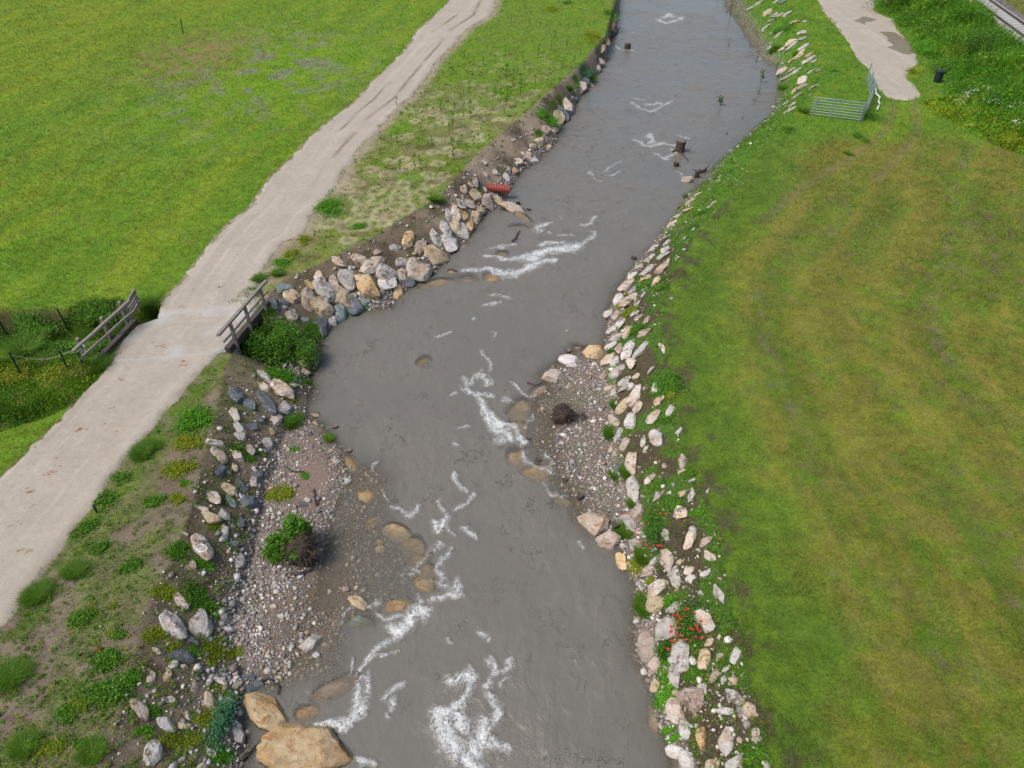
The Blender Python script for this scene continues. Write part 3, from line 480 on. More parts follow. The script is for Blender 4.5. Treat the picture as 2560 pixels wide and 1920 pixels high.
rocks(tE, """1570 205 155 88 -36 p;1485 420 250 180 -40 l;1745 410 260 165 75 g;1930 355 84 58 80 l;1970 460 92 66 20 l;1580 690 195 105 10 b;1665 555 88 52 -20 b;1810 550 84 66 0 e;1360 645 84 50 -10 p;1450 595 44 28 80 l;1315 880 150 50 75 p;1455 865 150 52 62 t;1585 780 62 38 0 p;1690 950 98 54 80 n;1475 1070 112 56 10 l;1210 1150 185 118 -52 p;1425 1270 150 132 -60 l;1620 1190 104 56 -60 p;1600 1290 112 58 20 t;1325 1530 245 122 74 l;1755 1645 115 72 10 l;1810 1080 150 110 -70 t;1890 895 165 56 -12 p;1980 1070 92 56 0 p;2155 880 104 76 10 b;2170 970 125 72 30 b;2055 930 95 56 40 n;1830 1520 84 78 0 g;2060 1390 160 100 -80 g;1245 322 24 24 0 l;870 440 28 24 0 l;1000 1280 34 24 40 p""", 'L')
rocks(t4, """8 110 105 36 80 t;55 130 62 26 65 g;100 130 44 30 80 p;165 125 66 34 35 l;225 195 52 28 10 o;320 190 34 24 0 p;298 285 78 42 60 g;290 342 52 38 30 g;195 370 112 48 50 t;200 400 70 46 30 g;300 410 92 32 42 l;345 520 98 44 36 l;275 470 84 56 55 t;400 528 48 26 60 l;362 470 58 36 50 t;195 530 46 34 0 t;130 605 115 44 85 p;210 600 58 34 60 g;262 602 56 28 30 l;190 652 94 30 10 g;440 610 48 26 50 n;300 690 98 66 60 p;290 752 88 58 60 n;228 780 62 42 60 p;240 835 80 36 45 p;205 905 92 32 48 l;155 890 48 26 60 l;200 948 84 28 30 l;395 752 98 28 25 n;95 300 52 36 20 g;30 290 36 26 60 p;60 140 44 24 60 n;110 430 50 32 -30 p;370 622 56 22 10 g;10 420 30 60 0 l;125 20 40 36 0 e;60 20 50 24 50 p;20 180 60 26 60 g""", 'R')
rocks(t3, """2080 62 84 26 25 l;2195 110 66 36 60 p;2190 245 46 34 20 g;2140 22 62 26 40 n;1590 1540 1 1 0 n""", 'R')
rocks(t3, """1505 1558 105 56 -10 n;1475 1330 110 36 10 ts;1480 1215 130 36 0 ts;1040 985 80 40 0 ts;1190 1000 60 34 0 os""", 'M')
RK = [r for r in RK if r[2] > 3]; print('ROCKS', len(RK))
bmi = bmesh.new(); bmesh.ops.create_icosphere(bmi, subdivisions=4, radius=1); bmi.verts.ensure_lookup_table()
IV = np.array([v.co[:] for v in bmi.verts]); IF = np.array([[v.index for v in f.verts] for f in bmi.faces]); bmi.free()
bmi = bmesh.new(); bmesh.ops.create_icosphere(bmi, subdivisions=5, radius=1); bmi.verts.ensure_lookup_table()
IV5 = np.array([v.co[:] for v in bmi.verts]); IF5 = np.array([[v.index for v in f.verts] for f in bmi.faces]); bmi.free()
def rockshape(big=False, soft=False):
    V = (IV5 if big else IV).copy(); fc = IF5 if big else IF
    ns = rng.normal(size=(13, 3)); ns[:, 2] *= .75; ns /= np.linalg.norm(ns, axis=1)[:, None]; ns[0] = (rng.uniform(-.25, .25), rng.uniform(-.25, .15), 1); ns[0] /= np.linalg.norm(ns[0])
    off = rng.uniform(.46, .82, 13); off[0] = rng.uniform(.34, .52) if not big else rng.uniform(.5, .62)
    if big: off = off*.4+.5
    if soft: off = np.maximum(off, .8)
    for n_, d_ in zip(ns, off):
        k = V@n_; m = k > d_; V[m] -= ((k[m]-d_)[:, None])*n_*.94
    V /= np.percentile(np.linalg.norm(V[:, :2], axis=1), 97)
    o = rng.uniform(0, 99, 3); q = V+o
    d = (fbm(q[:, 0]+q[:, 2]*.7, q[:, 1]-q[:, 2]*.6, 1.6, 5, 7)-.5)*.22+(fbm(q[:, 0]*3+q[:, 2], q[:, 1]*3+q[:, 2]*2, 2.2, 4, 8)-.5)*.15
    return V*(1+d[:, None]), fc
arr = np.array([[r[0], r[1]] for r in RK]); sub = np.array([r[5][-1] == 's' for r in RK])
pos = hit(arr[:, 0], arr[:, 1]); pw = P(arr[:, 0], arr[:, 1], ZW-.12); pos[sub] = pw[sub]
low = pos[:, 2] < ZW-.02; pos[low & ~sub] = P(arr[:, 0], arr[:, 1], ZW-.02)[low & ~sub]
def slope_at(p, e=.35):
    zx = (heights(p[:, 0]+e, p[:, 1])-heights(p[:, 0]-e, p[:, 1]))/(2*e); zy = (heights(p[:, 0], p[:, 1]+e)-heights(p[:, 0], p[:, 1]-e))/(2*e); return zx, zy
gxs, gys = slope_at(pos)
CN = dict(p='cream', l='pale grey', g='grey', t='tan', o='orange tan', n='brownish', b='dark slate', e='greenish grey')
LM = [((770, 1860), 'the huge orange boulder'), ((745, 1375), 'the uprooted bush'), ((1415, 1045), 'the bare root stump'), ((1650, 1320), 'the upper poppy plant'), ((1722, 1560), 'the lower poppy plant'), ((552, 1815), 'the blue green spurge'), ((600, 790), 'the bridge railing'), ((1245, 470), 'the red pipe'), ((695, 860), 'the bush by the bridge'), ((2090, 280), 'the metal hurdles'), ((1700, 367), 'the large wooden stump'), ((1295, 510), 'the rock with stumps'), ((1450, 880), 'the gravel bar tip'), ((1695, 950), 'the tall weed clump'), ((1485, 72+40), 'the yellowish shrub'), ((1584, 645), 'the dark wedge stump'), ((845, 1095), 'the two round stumps'), ((503, 1365), 'the ring marked rock'), ((620, 1250), 'the squiggle marked rock'), ((502, 1050), 'the bright weed patch'), ((1110, 636), 'the broad tan boulder'), ((1539, 1313), 'the upright dark stump'), ((1125, 1810), 'the lowest rapids'), ((2000, 120), 'the embankment grass'), ((270, 1720), 'the bushy weed clump'), ((880, 720), 'the orange boulder mid slope')]
def rel(x, y):
    best = sorted((math.hypot(x-l[0][0], y-l[0][1]), i) for i, l in enumerate(LM)); d, i = best[0]
    if d < 6: d, i = best[1]
    (lx, ly), nm = LM[i]; dx, dy = x-lx, y-ly
    v = 'above' if dy < 0 else 'below'; h = 'right' if dx > 0 else 'left'
    if abs(dx) > 2.4*abs(dy): w = h+' of'
    elif abs(dy) > 2.4*abs(dx): w = v
    else: w = v+' '+h+' of'
    q = 'just ' if d < 45 else ('' if d < 130 else 'well ')
    return q+w+' '+nm
ORD = ['topmost', 'second from top', 'third from top', 'fourth from top', 'fifth from top', 'sixth from top', 'seventh from top', 'eighth from top']
def uniq(items):
    """items: (x, y, look) -> labels, each different"""
    labs = [f'{l} {rel(x, y)}' for x, y, l in items]; grp = {}
    for i, l in enumerate(labs): grp.setdefault(l, []).append(i)
    for l, ids in grp.items():
        if len(ids) > 1:
            ids.sort(key=lambda i: items[i][1])
            for k, i in enumerate(ids):
                labs[i] = ('upper ' if k == 0 else 'lower ')+l if len(ids) == 2 else ORD[min(k, 7)]+' '+l
    return [' '.join(l.replace('and ', '').split()[:16]) if len(l.split()) > 16 and False else l for l in labs]
items = []
for r in RK:
    ar = math.sqrt(r[2]*r[3]); rat = r[2]/max(r[3], 1)
    sz = 'huge' if ar > 80 else 'large' if ar > 42 else 'medium' if ar > 27 else 'small' if ar > 15 else 'tiny'
    shp = 'long' if rat > 2.1 else 'oblong' if rat > 1.45 else 'chunky'
    items.append((r[0], r[1], f"{sz} {shp} {CN[r[5][0]]} {'underwater ' if r[5][-1] == 's' else ''}{'boulder' if ar > 20 else 'stone'}"))
labs = uniq(items)
SPEC = {(1740, 1400): 'pinkish boulder marked with a white painted ring on the left bank', (2140, 1010): 'dark slate boulder with a white paint squiggle on the left bank'}
bvV, bvF, bvn = [], [], 0; marks = {}
big300 = set(np.argsort([-r[2]*r[3] for r in RK])[:300].tolist()); smV, smF, smM, smn = [], [], [], 0; MK = list(ROCK)
for i, r in enumerate(RK):
    x, y, a, b, an, ty, side = r; p = pos[i]; s = ty[-1] == 's'; big = a > 48
    c_, s_ = math.cos(R(an)), math.sin(R(an)); zr = p[2]
    e1 = P(x+c_*a/2, y-s_*a/2, zr)-P(x-c_*a/2, y+s_*a/2, zr); e2 = P(x-s_*b/2, y-c_*b/2, zr)-P(x+s_*b/2, y+c_*b/2, zr)
    U = e1[:2]/2; Vv = e2[:2]/2
    th = math.asin((H-zr)/math.sqrt(p[0]**2+p[1]**2+(H-zr)**2)); fs = 1 if s else math.sin(th)/math.hypot(math.sin(th), .5*math.cos(th)); U[1] *= fs; Vv[1] *= fs
    lu, lv = np.linalg.norm(U), np.linalg.norm(Vv); hh = min(.56*min(lu, lv)+.06, .85)
    if lu/lv > 2.1: q_ = math.sqrt(2.1*lv/lu); U *= q_; Vv /= q_
    if lv/lu > 1.9: q_ = math.sqrt(1.9*lu/lv); Vv *= q_; U /= q_
    V, fc = rockshape(big, s); k = 1.6 if s else (1.36 if side == 'R' and y > 500 else 1.55 if y < 300 else 1.24) if not big else 1.16
    Wp = np.empty_like(V); Wp[:, 0] = (V[:, 0]*U[0]+V[:, 1]*Vv[0])*k; Wp[:, 1] = (V[:, 0]*U[1]+V[:, 1]*Vv[1])*k
    if s: V[:, 2] = np.sign(V[:, 2])*np.abs(V[:, 2])**1.7
    Wp[:, 2] = V[:, 2]*hh+(0 if s else .8*(np.clip(gxs[i], -.5, .5)*Wp[:, 0]+np.clip(gys[i], -.4, .4)*Wp[:, 1]))
    if s: cz = ZW-.015-(Wp[:, 2].max()) - rng.uniform(0, .07)
    else: cz = zr+.12*hh
    if ty == 'es' or (x, y) == TT(640, 1440)([(920, 390)])[0]: cz = ZW+.035-Wp[:, 2].max()
    loc = (float(p[0]), float(p[1]-(0 if s else .12*hh)), float(cz))
    nm = 'boulder' if math.sqrt(a*b) > 20 else 'stone'
    if i not in big300:
        smV.append(Wp+np.array(loc)); smF.append(fc+smn); smM += [MK.index(ty[0])]*len(fc); smn += len(V)
        bvV.append(Wp+np.array(loc)); bvF.append(fc+bvn); bvn += len(V); continue
    me = mesh_np(nm, Wp, fc); o = obj(nm, me, ROCK[ty[0]], loc=loc)
    lab = labs[i]
    for kx, v in SPEC.items():
        if abs(x-kx[0]/3.456) < .6 and abs(y-960-kx[1]/3.456) < .6: lab = v; marks[kx] = (o, Wp+np.array(loc), fc)
    tag(o, lab, nm, {'L': 'riprap stones on the left bank', 'R': 'riprap stones on the right bank', 'M': 'rocks in the river'}[side])
    bvV.append(Wp+np.array(loc)); bvF.append(fc+bvn); bvn += len(V)
sm_me = mesh_np('small_stones', np.vstack(smV), np.vstack(smF))
for k_ in MK: sm_me.materials.append(ROCK[k_])
sm_me.polygons.foreach_set('material_index', np.array(smM, np.int32)); tag(obj('small_stones', sm_me), 'many small stones between the larger riprap boulders', 'stones', kind='stuff')
RV = np.vstack(bvV); RFc = np.vstack(bvF); rockbvh = BVHTree.FromPolygons(RV.tolist(), RFc.tolist())
M['white'] = mat_simple('white_paint', (.8, .8, .8), var=.15); M['orange'] = mat_simple('orange_red', (.6, .1, .03))
def paint(key, pts, r):
    o, V, fc = marks[key]; x0, y0 = V[:, 0].mean(), V[:, 1].mean(); out = []
    for u_, v_ in pts:
        h_ = rockbvh.ray_cast(Vector((x0+u_, y0+v_, 3)), Vector((0, 0, -1)))
        if h_[0] is not None: out.append(h_[0]+Vector((0, 0, .006))-Vector(o.location))
    b_ = MB(); b_.tube(out, r, 5); q = b_.build('paint_mark', M['white'], o)
paint((1740, 1400), [(.10+.13*math.cos(t*.42), -.14+.12*math.sin(t*.42)) for t in range(16)], .016)
paint((2140, 1010), [(-.42+.03*t+.0*t, .05+.07*math.sin(t*1.3)) for t in range(11)], .016)
# ------------------------------------------------------------ the river surface
FO = []
def foam(T, txt):
    for it in txt.split(';'):
        v = it.split()
        if len(v) < 5: continue
        FO.append((float(v[0]), T([(float(v[k]), float(v[k+1])) for k in range(1, len(v)-1, 2)])))
foam(t3, """34 1275 168 1300 190 1340 200 1400 190 1455 152;40 1320 150 1350 120 1400 150;14 1030 290 1060 285;22 1065 855 1140 865;26 1038 892 1100 930 1215 970 1290 920 1370 885;24 1160 910 1240 880 1300 892;34 1078 1208 1130 1252 1200 1265 1300 1240 1390 1250;40 1150 1190 1190 1150 1215 1230;26 1250 1335 1350 1370 1375 1300;18 1420 1182 1540 1200;18 680 1485 720 1535 790 1555;20 840 1515 930 1490;14 800 1480 870 1430 930 1410;22 890 390 930 425 1050 430;10 1210 328 1240 330;14 1400 1480 1460 1520""")
foam(t6, """44 1815 692 1900 695 2000 680 2150 712 2212 690;40 2015 540 2100 560 2212 600;30 2060 480 2150 470 2212 460;20 1925 985 2000 985 2100 962;18 2040 912 2200 930;26 1560 1252 1620 1235 1680 1208;20 1780 1605 1830 1645;34 1880 1625 1950 1570 2000 1650;18 1945 1390 2050 1465 2040 1540;12 2025 1200 2040 1260;14 1860 1090 1880 1095""")
foam(t7, """50 -10 700 60 705 140 690 200 640 260 620 340 600;90 60 575 200 545 320 512 450 508 560 475;70 140 600 230 580;36 270 462 350 440 420 450;40 212 322 240 285 340 262;20 340 355 300 340;20 400 380 440 365 520 372;26 590 460 680 420 720 380 700 345;22 620 292 640 300 740 222;14 400 200 430 215;10 440 1225 460 1230""")
foam(tB, """46 1822 22 1900 100 1960 200 2020 300 2080 400 2170 530;60 2040 270 2100 330 2200 430;36 1940 70 2020 90;26 2140 130 2212 150;20 1690 95 1720 75;22 1190 1085 1240 1130 1340 1152 1400 1110 1450 1055;24 1750 770 1760 850 1800 910;30 1860 945 1820 1020 1750 1085;44 1545 1200 1550 1250 1600 1210 1650 1150;20 1660 1210 1720 1310;30 1830 1255 1850 1300 1870 1340;16 1580 1000 1640 1090;22 1300 1590 1450 1480 1580 1412;28 1620 1480 1630 1560 1650 1650;26 1280 1580 1370 1600;16 1220 1630 1300 1650;14 990 725 1070 710;18 1090 940 1150 995;16 1690 520 1710 515;16 1780 400 1800 395;14 1760 0 1770 40""")
foam(tC, """50 0 390 20 450 60 520;40 100 590 180 690 260 712 330 690 395 740;30 280 570 330 650;26 285 890 340 925 435 950;16 150 270 130 380;22 0 20 60 60 150 90 240 20;10 560 1370 590 1400""")
foam(tF, """80 1160 460 1230 430 1310 370 1380 300;70 1340 350 1380 230 1430 290 1470 330;40 1550 180 1640 135 1730 115 1720 70;24 1050 280 1120 345 1190 290 1280 270;28 770 340 880 300 960 272 1025 235;24 1610 10 1660 40;20 1380 130 1460 180;18 1010 650 1110 550;30 1000 690 960 790 900 880;24 1150 690 1000 780;22 870 980 990 900;26 985 950 1000 1050 960 1130;50 880 1000 855 1130 840 1180;50 530 1245 660 1235 760 1285 850 1250 930 1190;54 780 1290 900 1200;16 780 870 800 750;18 1110 1070 1280 960;22 1170 1110 1190 1190;40 110 1440 220 1370;60 1690 860 1830 800 1900 900 1870 980 1780 1100 1740 1160;110 1650 1200 1660 1320 1690 1450 1740 1540;60 1760 1240 1800 1350;44 2060 960 2080 1080 2110 1150 2060 1240;90 1940 1290 1980 1390 1930 1480 1860 1560 1920 1630;24 2030 680 2060 760 2050 900;24 2212 690 2080 820;36 2060 1400 2160 1500;16 1640 520 1660 570;40 2000 1330 2130 1180;24 1900 480 1990 540;16 2180 840 2180 960;16 1130 1260 1160 1300;14 1540 1520 1560 1530;30 880 1600 1000 1650""")
ys = 4.2*np.exp(np.linspace(0, math.log(104/4.2), 1150)); wmin = np.minimum(np.interp(ys, wl[::-1, 1], wl[::-1, 0]), 99)-1.6; wmax = np.interp(ys, wr[::-1, 1], wr[::-1, 0])+1.6
wmin = np.minimum.accumulate(wmin) if False else wmin-.6; u = np.linspace(0, 1, 430)
WX = wmin[:, None]*(1-u)+wmax[:, None]*u; WY = np.repeat(ys[:, None], len(u), 1); x, y = WX.ravel(), WY.ravel()
fo = np.zeros(len(x))
for wpx, pts in FO:
    L = line(pts, ZW); cpx = np.mean([q[1] for q in pts]); t_ = (H-ZW)/(sp-(-(cpx-960)/F)*cp); wm = wpx*.5/3.456*t_/F*2.2+.08
    x0, y0 = L.min(0)-wm-.4; x1, y1 = L.max(0)+wm+.4; ii = np.where((x > x0) & (x < x1) & (y > y0) & (y < y1))[0]
    if len(ii):
        d, _ = pdist(x[ii]+.7*(fbm(x[ii], y[ii], 1.3, 3, 411)-.5), y[ii]+.9*(fbm(x[ii], y[ii], 1.3, 3, 412)-.5), L); fo[ii] = np.maximum(fo[ii], np.clip(1.0-(d/wm), 0, 1)**.9*(.50+min(.45, wpx/130)))
bedz = heights(x, y); inW = inpoly(x, y, W)
top = bedz.copy()
cells = set(zip((RV[:, 0]//.3).astype(int).tolist(), (RV[:, 1]//.3).astype(int).tolist()))
cx_, cy_ = (x//.3).astype(int), (y//.3).astype(int); dn = Vector((0, 0, -1))
for i in np.where([(a_, b_) in cells for a_, b_ in zip(cx_.tolist(), cy_.tolist())])[0]:
    h_ = rockbvh.ray_cast(Vector((x[i], y[i], 4)), dn, 9)
    if h_[0] is not None: top[i] = max(top[i], h_[0].z)
dep = np.maximum(ZW-top, 0); clear = .95*np.exp(-5.5*dep)*ss(1.0, .5, dep)*(1-.8*ss(28, 34, y)*(x > 5))
wv = .022*(fbm(x, y*.8, 1.3, 4, 401)-.5)+.012*(fbm(x, y, 5, 3, 402)-.5); wz = ZW+wv+fo*.13*(fbm(x, y, 5, 4, 403)-.25)
edge = ss(0, .5, pdist(x, y, W, True)[0]); wz = np.where(inW, ZW+(wz-ZW)*edge, ZW-.01)
Fq = gridfaces(*WX.shape); keep = (bedz < ZW+.10)[Fq].any(1) & (inW | (pdist(x, y, W, True)[0] < .5))[Fq].any(1); Fq = Fq[keep]; u_, inv = np.unique(Fq, return_inverse=True)
me = mesh_np('river_water', np.stack([x, y, wz], 1)[u_], inv.reshape(-1, 4), None, True, {'foam': fo[u_], 'clear': clear[u_]})
tag(obj('water', me, M['water']), 'murky grey brown river with white rapids', kind='structure')
# ------------------------------------------------------------ timber bridge over the ditch
M['wood'] = mat_simple('weathered_wood', (.20, .175, .15), .85, var=.5, sc=6, scale=(1, 1, 6)); M['darkwood'] = mat_simple('dark_wet_wood', (.055, .042, .034), .6, var=.5, sc=7)
M['conc'] = mat_simple('old_concrete', (.30, .28, .25), .9, var=.3, sc=4); M['green_metal'] = mat_simple('green_painted_post', (.012, .05, .032), .5, var=.2)
M['galv'] = mat_simple('galvanised_steel', (.34, .39, .41), .45, .5, .2); M['rust'] = mat_simple('rusty_rail', (.085, .06, .05), .6, .2, .3)
M['sleeper'] = mat_simple('concrete_sleeper', (.46, .45, .44), .9, var=.2); M['blackp'] = mat_simple('black_plastic', (.012, .016, .024), .45, var=.2)
M['soilmat'] = mat_simple('root_earth', (.045, .030, .020), .95, var=.6, sc=9); M['wire'] = mat_simple('wire', (.2, .2, .2), .5, .4, .1)
def v3(px, py, z): return Vector(P(px, py, z).tolist())
b0 = v3(480, 840, 0); br = empty('bridge', b0); tag(br, 'low farm bridge over the ditch with weathered timber railings', 'bridge')
def part(mb, name, mat): return mb.build(name, mat, br, b0)
def off(o): o.location = (0, 0, 0); return o
dk = MB(); cs = [v3(375, 806, 0), v3(285, 884, 0), v3(578, 864, 0), v3(650, 776, 0)]
dk.add([(c.x, c.y, .012) for c in cs]+[(c.x, c.y, -.34) for c in cs], [(0, 1, 2, 3), (7, 6, 5, 4), (0, 4, 5, 1), (1, 5, 6, 2), (2, 6, 7, 3), (3, 7, 4, 0)]); off(part(dk, 'deck', M['conc']))
A, B = v3(568, 869, 0), v3(656, 765, 0); d = (B-A).normalized(); sd_ = Vector((d.y, -d.x, 0))
k = MB(); k.beam(A-d*.15+sd_*.10-Vector((0, 0, .05)), B+d*.3+sd_*.10-Vector((0, 0, .05)), .22, .32, jit=.006); off(part(k, 'edge_beam', M['darkwood']))
k = MB(); k.beam(A-d*.9+sd_*.1-Vector((0, 0, .75)), A+d*.35+sd_*.1-Vector((0, 0, .75)), .35, 1.1, jit=.01); off(part(k, 'abutment', M['conc'])); k = MB(); k.beam(B-d*.25+sd_*.1-Vector((0, 0, .75)), B+d*.9+sd_*.1-Vector((0, 0, .75)), .35, 1.1, jit=.01); off(part(k, 'abutment', M['conc']))
rg = k = MB(); k.beam(A-d*.55+sd_*.2+Vector((0, 0, 1.02)), B+d*.45+sd_*.2+Vector((0, 0, 1.02)), .13, .09, jit=.008); RR = off(part(k, 'railing', M['wood']))
k = MB(); k.beam(A-d*.3+sd_*.16+Vector((0, 0, .52)), B+d*.4+sd_*.16+Vector((0, 0, .52)), .06, .08, jit=.008); off(k.build('mid_rail', M['wood'], RR, b0))
for f in (.09, .48, .93):
    k = MB(); q = A.lerp(B, f)+sd_*.26; k.beam(q-Vector((0, 0, .35)), q+Vector((0, 0, .98)), .10, .13, jit=.005); off(k.build('post', M['wood'], RR, b0))
A, B = v3(206, 938, 0), v3(338, 806, 0); d = (B-A).normalized(); sd_ = Vector((-d.y, d.x, 0))
k = MB(); k.beam(v3(252, 895, .04), v3(339, 802, .04), .2, .22, jit=.008); off(part(k, 'edge_beam', M['darkwood']))
k = MB(); k.beam(v3(182, 879, 1.0), v3(323, 752, 1.0), .12, .1, jit=.01); RL = off(part(k, 'railing', M['wood']))
k = MB(); k.beam(v3(203, 895, .55), v3(331, 780, .55), .07, .09, jit=.012); off(k.build('mid_rail', M['wood'], RL, b0))
for px_1, py_1 in ((215, 893), (273, 840), (316, 801)):
    q = v3(px_1, py_1, .1); k = MB(); k.beam(q-Vector((0, 0, .5)), q+Vector((0, 0, .9)), .11, .13, jit=.006); off(k.build('post', M['wood'], RL, b0))
q0 = v3(342, 782, 0); pan = empty('broken_railing', q0); tag(pan, 'short broken stack of grey boards behind the left bridge railing', 'railing')
for z_ in (.78, .66, .5, .36, .2):
    j = random.uniform(-.06, .06); a_ = v3(329, 803, 0)+Vector((j, j, z_)); b_ = v3(353, 764, 0)+Vector((-j, j*2, z_+.03)); k = MB(); k.beam(a_, b_, .06, .085, jit=.01); off(k.build('board', M['wood'], pan, q0))
for f in (.1, .85):
    q = v3(329, 803, 0).lerp(v3(353, 764, 0), f)+Vector((-.06, 0, 0)); k = MB(); k.beam(q-Vector((0, 0, .2)), q+Vector((0, 0, .82)), .07, .07); off(k.build('post', M['wood'], pan, q0))
k = MB(); k.tube([v3(206, 862, 1.0), v3(211, 866, .95), v3(210, 873, .8), v3(213, 880, .62), v3(217, 884, .5)], .018, 5, c=(.9, .9, .9)); tag(k.build('rope', M['white'], None), 'thin pale rope tied round the left bridge railing', 'rope')
# ------------------------------------------------------------ posts and wire
PO = [((13, 832), (0, 800), 'green metal stake at the left edge above the ditch'), ((173, 828), (142, 771), 'green metal stake standing in the nettles north of the ditch'), ((293, 815), (291, 752), 'dark green post right behind the bridge handrail'), ((52, 936), (20, 885), 'leaning green stake south of the ditch'), ((168, 922), (186, 876), 'green strut leaning left under the railing end'), ((208, 915), (195, 880), 'green post under the lower railing end'), ((457, 85), (448, 50), 'lone dark stake in the upper meadow'), ((241, 1280), (233, 1262), 'tiny rusty pin at the lower track edge')]
for (bx, by), (tx, ty), lb in PO:
    q = hit(bx, by)[0]; k = MB(); q = Vector(q.tolist()); h_ = min(1.3, math.hypot(bx-tx, by-ty)*(q-Vector((0, 0, H))).length/F*1.28); lean = (v3(tx, ty, q.z+h_)-q); lean.z = h_; lean.x = max(-.3, min(.3, lean.x)); lean.y = max(-.3, min(.3, lean.y))
    k.tube([q-Vector((0, 0, .2)), q+lean], .035 if by > 500 else .04, 6); tag(k.build('fence_post', M['green_metal'], None, tuple(q)), lb, 'fence post', 'fence posts')
k = MB(); p1 = v3(20, 886, .9); p2 = v3(188, 872, .9); k.tube([p1.lerp(p2, t/8)-Vector((0, 0, .35*math.sin(math.pi*t/8))) for t in range(9)], .009, 4); tag(k.build('fence_wire', M['wire'], None), 'slack wire strung over the ditch plants', 'wire')
# ------------------------------------------------------------ hurdles
def hurdle(a, b, h_, posts, label):
    r = empty('hurdle', a); tag(r, label, 'metal hurdle', 'galvanised hurdles at the path end')
    for i in range(7):
        z = .12+(h_-.12)*i/6; k = MB(); k.tube([(0, 0, z), tuple(b-a+Vector((0, 0, z)))], .022, 6); k.build('bar', M['galv'], r)
    for f in posts:
        k = MB(); q = (b-a)*f; k.beam(q-Vector((0, 0, .1)), q+Vector((0, 0, h_+.04)), .07, .07); k.build('post', M['galv'], r)
hA, hB, hC, hD = v3(2022, 288, 0), v3(2153, 304, 0), v3(2177, 253, 0), v3(2166, 200, 0)
hurdle(hA, hB-Vector((.06, 0, 0)), 1.2, (.08, .42, .97), 'pale galvanised hurdle lying across the grass beside the embankment stones')
hurdle(hB, hC, 1.15, (.02, .98), 'hurdle seen edge on between the other two')
hurdle(hC+Vector((0, .08, 0)), hD, 1.2, (.03, .5, .97), 'hurdle running along the edge of the far path')
k = MB(); pts = [(2186, 216), (2189, 228), (2188, 236), (2193, 242), (2197, 250), (2195, 258), (2197, 266), (2193, 274), (2191, 280)]
for i in range(len(pts)-1):
    p0 = hit(*pts[i])[0]; p1 = hit(*pts[i+1])[0]; k.tube([Vector(p0.tolist())+Vector((0, 0, .12)), Vector(p1.tolist())+Vector((0, 0, .10+.1*(i % 2)))], [.015+.05*random.random(), .015+.05*random.random()], 5)
tag(k.build('plastic_sheeting', M['white'], None), 'crumpled strip of white sheeting beside the hurdles', 'sheeting')
# ------------------------------------------------------------ bin, pipe, heap
q = Vector(hit(2342, 205)[0].tolist()); bn = empty('bin', q); tag(bn, 'small black bin standing in the weeds by the path end', 'bin')
k = MB(); k.tube([(0, 0, -.05), (0, 0, .15), (0, 0, .72)], [.24, .27, .29], 18); k.build('body', M['blackp'], bn)
k = MB(); k.tube([(0, 0, .72), (0, 0, .79), (0, 0, .82)], [.33, .33, .2], 18); k.build('lid', M['blackp'], bn)
M['redpipe'] = mat_simple('red_pipe', (.36, .075, .05), .5, var=.15, usecol=True)
pz_ = ZW+.62; pa, pb = v3(1218, 468, pz_+.05), v3(1275, 474, pz_-.08); n = 46; k = MB(); ax = (pb-pa)
pts = [pa+ax*(i/n) for i in range(n+1)]; k.tube(pts, [.235+(.02 if i % 4 < 2 else -.03) for i in range(n+1)], 20, cap=False); k.tube(pts[::-1], [.205]*(n+1), 20, c=(.25, .22, .22), cap=False)
po_ = k.build('drain_pipe', M['redpipe'], None, tuple(pa), True); tag(po_, 'red corrugated drain pipe sticking out of the left bank', 'pipe')
q = Vector(hit(1212, -2)[0].tolist()); k = MB(); k.add(IV*np.array([1.0, .7, .16])*(1+.25*(fbm(IV[:, 0]*3, IV[:, 1]*3, 1, 3, 5)-.5))[:, None], IF); tag(k.build('dark_heap', M['blackp'], None), 'dark flat heap lying at the far end of the track', 'heap').location = q+Vector((0, 0, .06))  # flattened lump for an unidentified dark patch, in the bin's material
# ------------------------------------------------------------ stumps and driftwood
ST_ = [(1700, 378, 21, 22, 'thick round wooden stump standing in the upper rapids'), (1568, 121, 13, 9, 'dark ragged stump in the far water near the left bank'), (1690, 415, 13, 8, 'small dark stump with a snagged branch below the thick stump'), (1741, 444, 11, 14, 'short dark stake beside a leaning log near the right bank'), (1295, 511, 9, 8, 'small stump behind the flat rock'), (1322, 526, 9, 6, 'small stump right of the flat rock'), (1584, 647, 12, 5, 'dark wedge shaped stump near the right bank stones'), (1421, 878, 13, 3, 'round stump top just above the gravel bar tip'), (838, 1068, 13, 4, 'round stump top, upper of two off the left bank'), (872, 1127, 15, 4, 'round stump top, lower of two off the left bank'), (1320, 1098, 10, 2, 'dark drowned stump top in the white water'), (1345, 1150, 14, 3, 'dark round stump between two submerged boulders'), (1413, 1200, 12, 3, 'dark low stump at the gravel edge below the rapids'), (1449, 1245, 15, 9, 'dark stump with grassy top at the gravel edge'), (1538, 1322, 17, 16, 'upright dark stump beside the orange boulder on the bar')]
M['stump'] = mat_simple('stump_wood', (.9, .9, .9), .7, var=.5, sc=9, usecol=True)
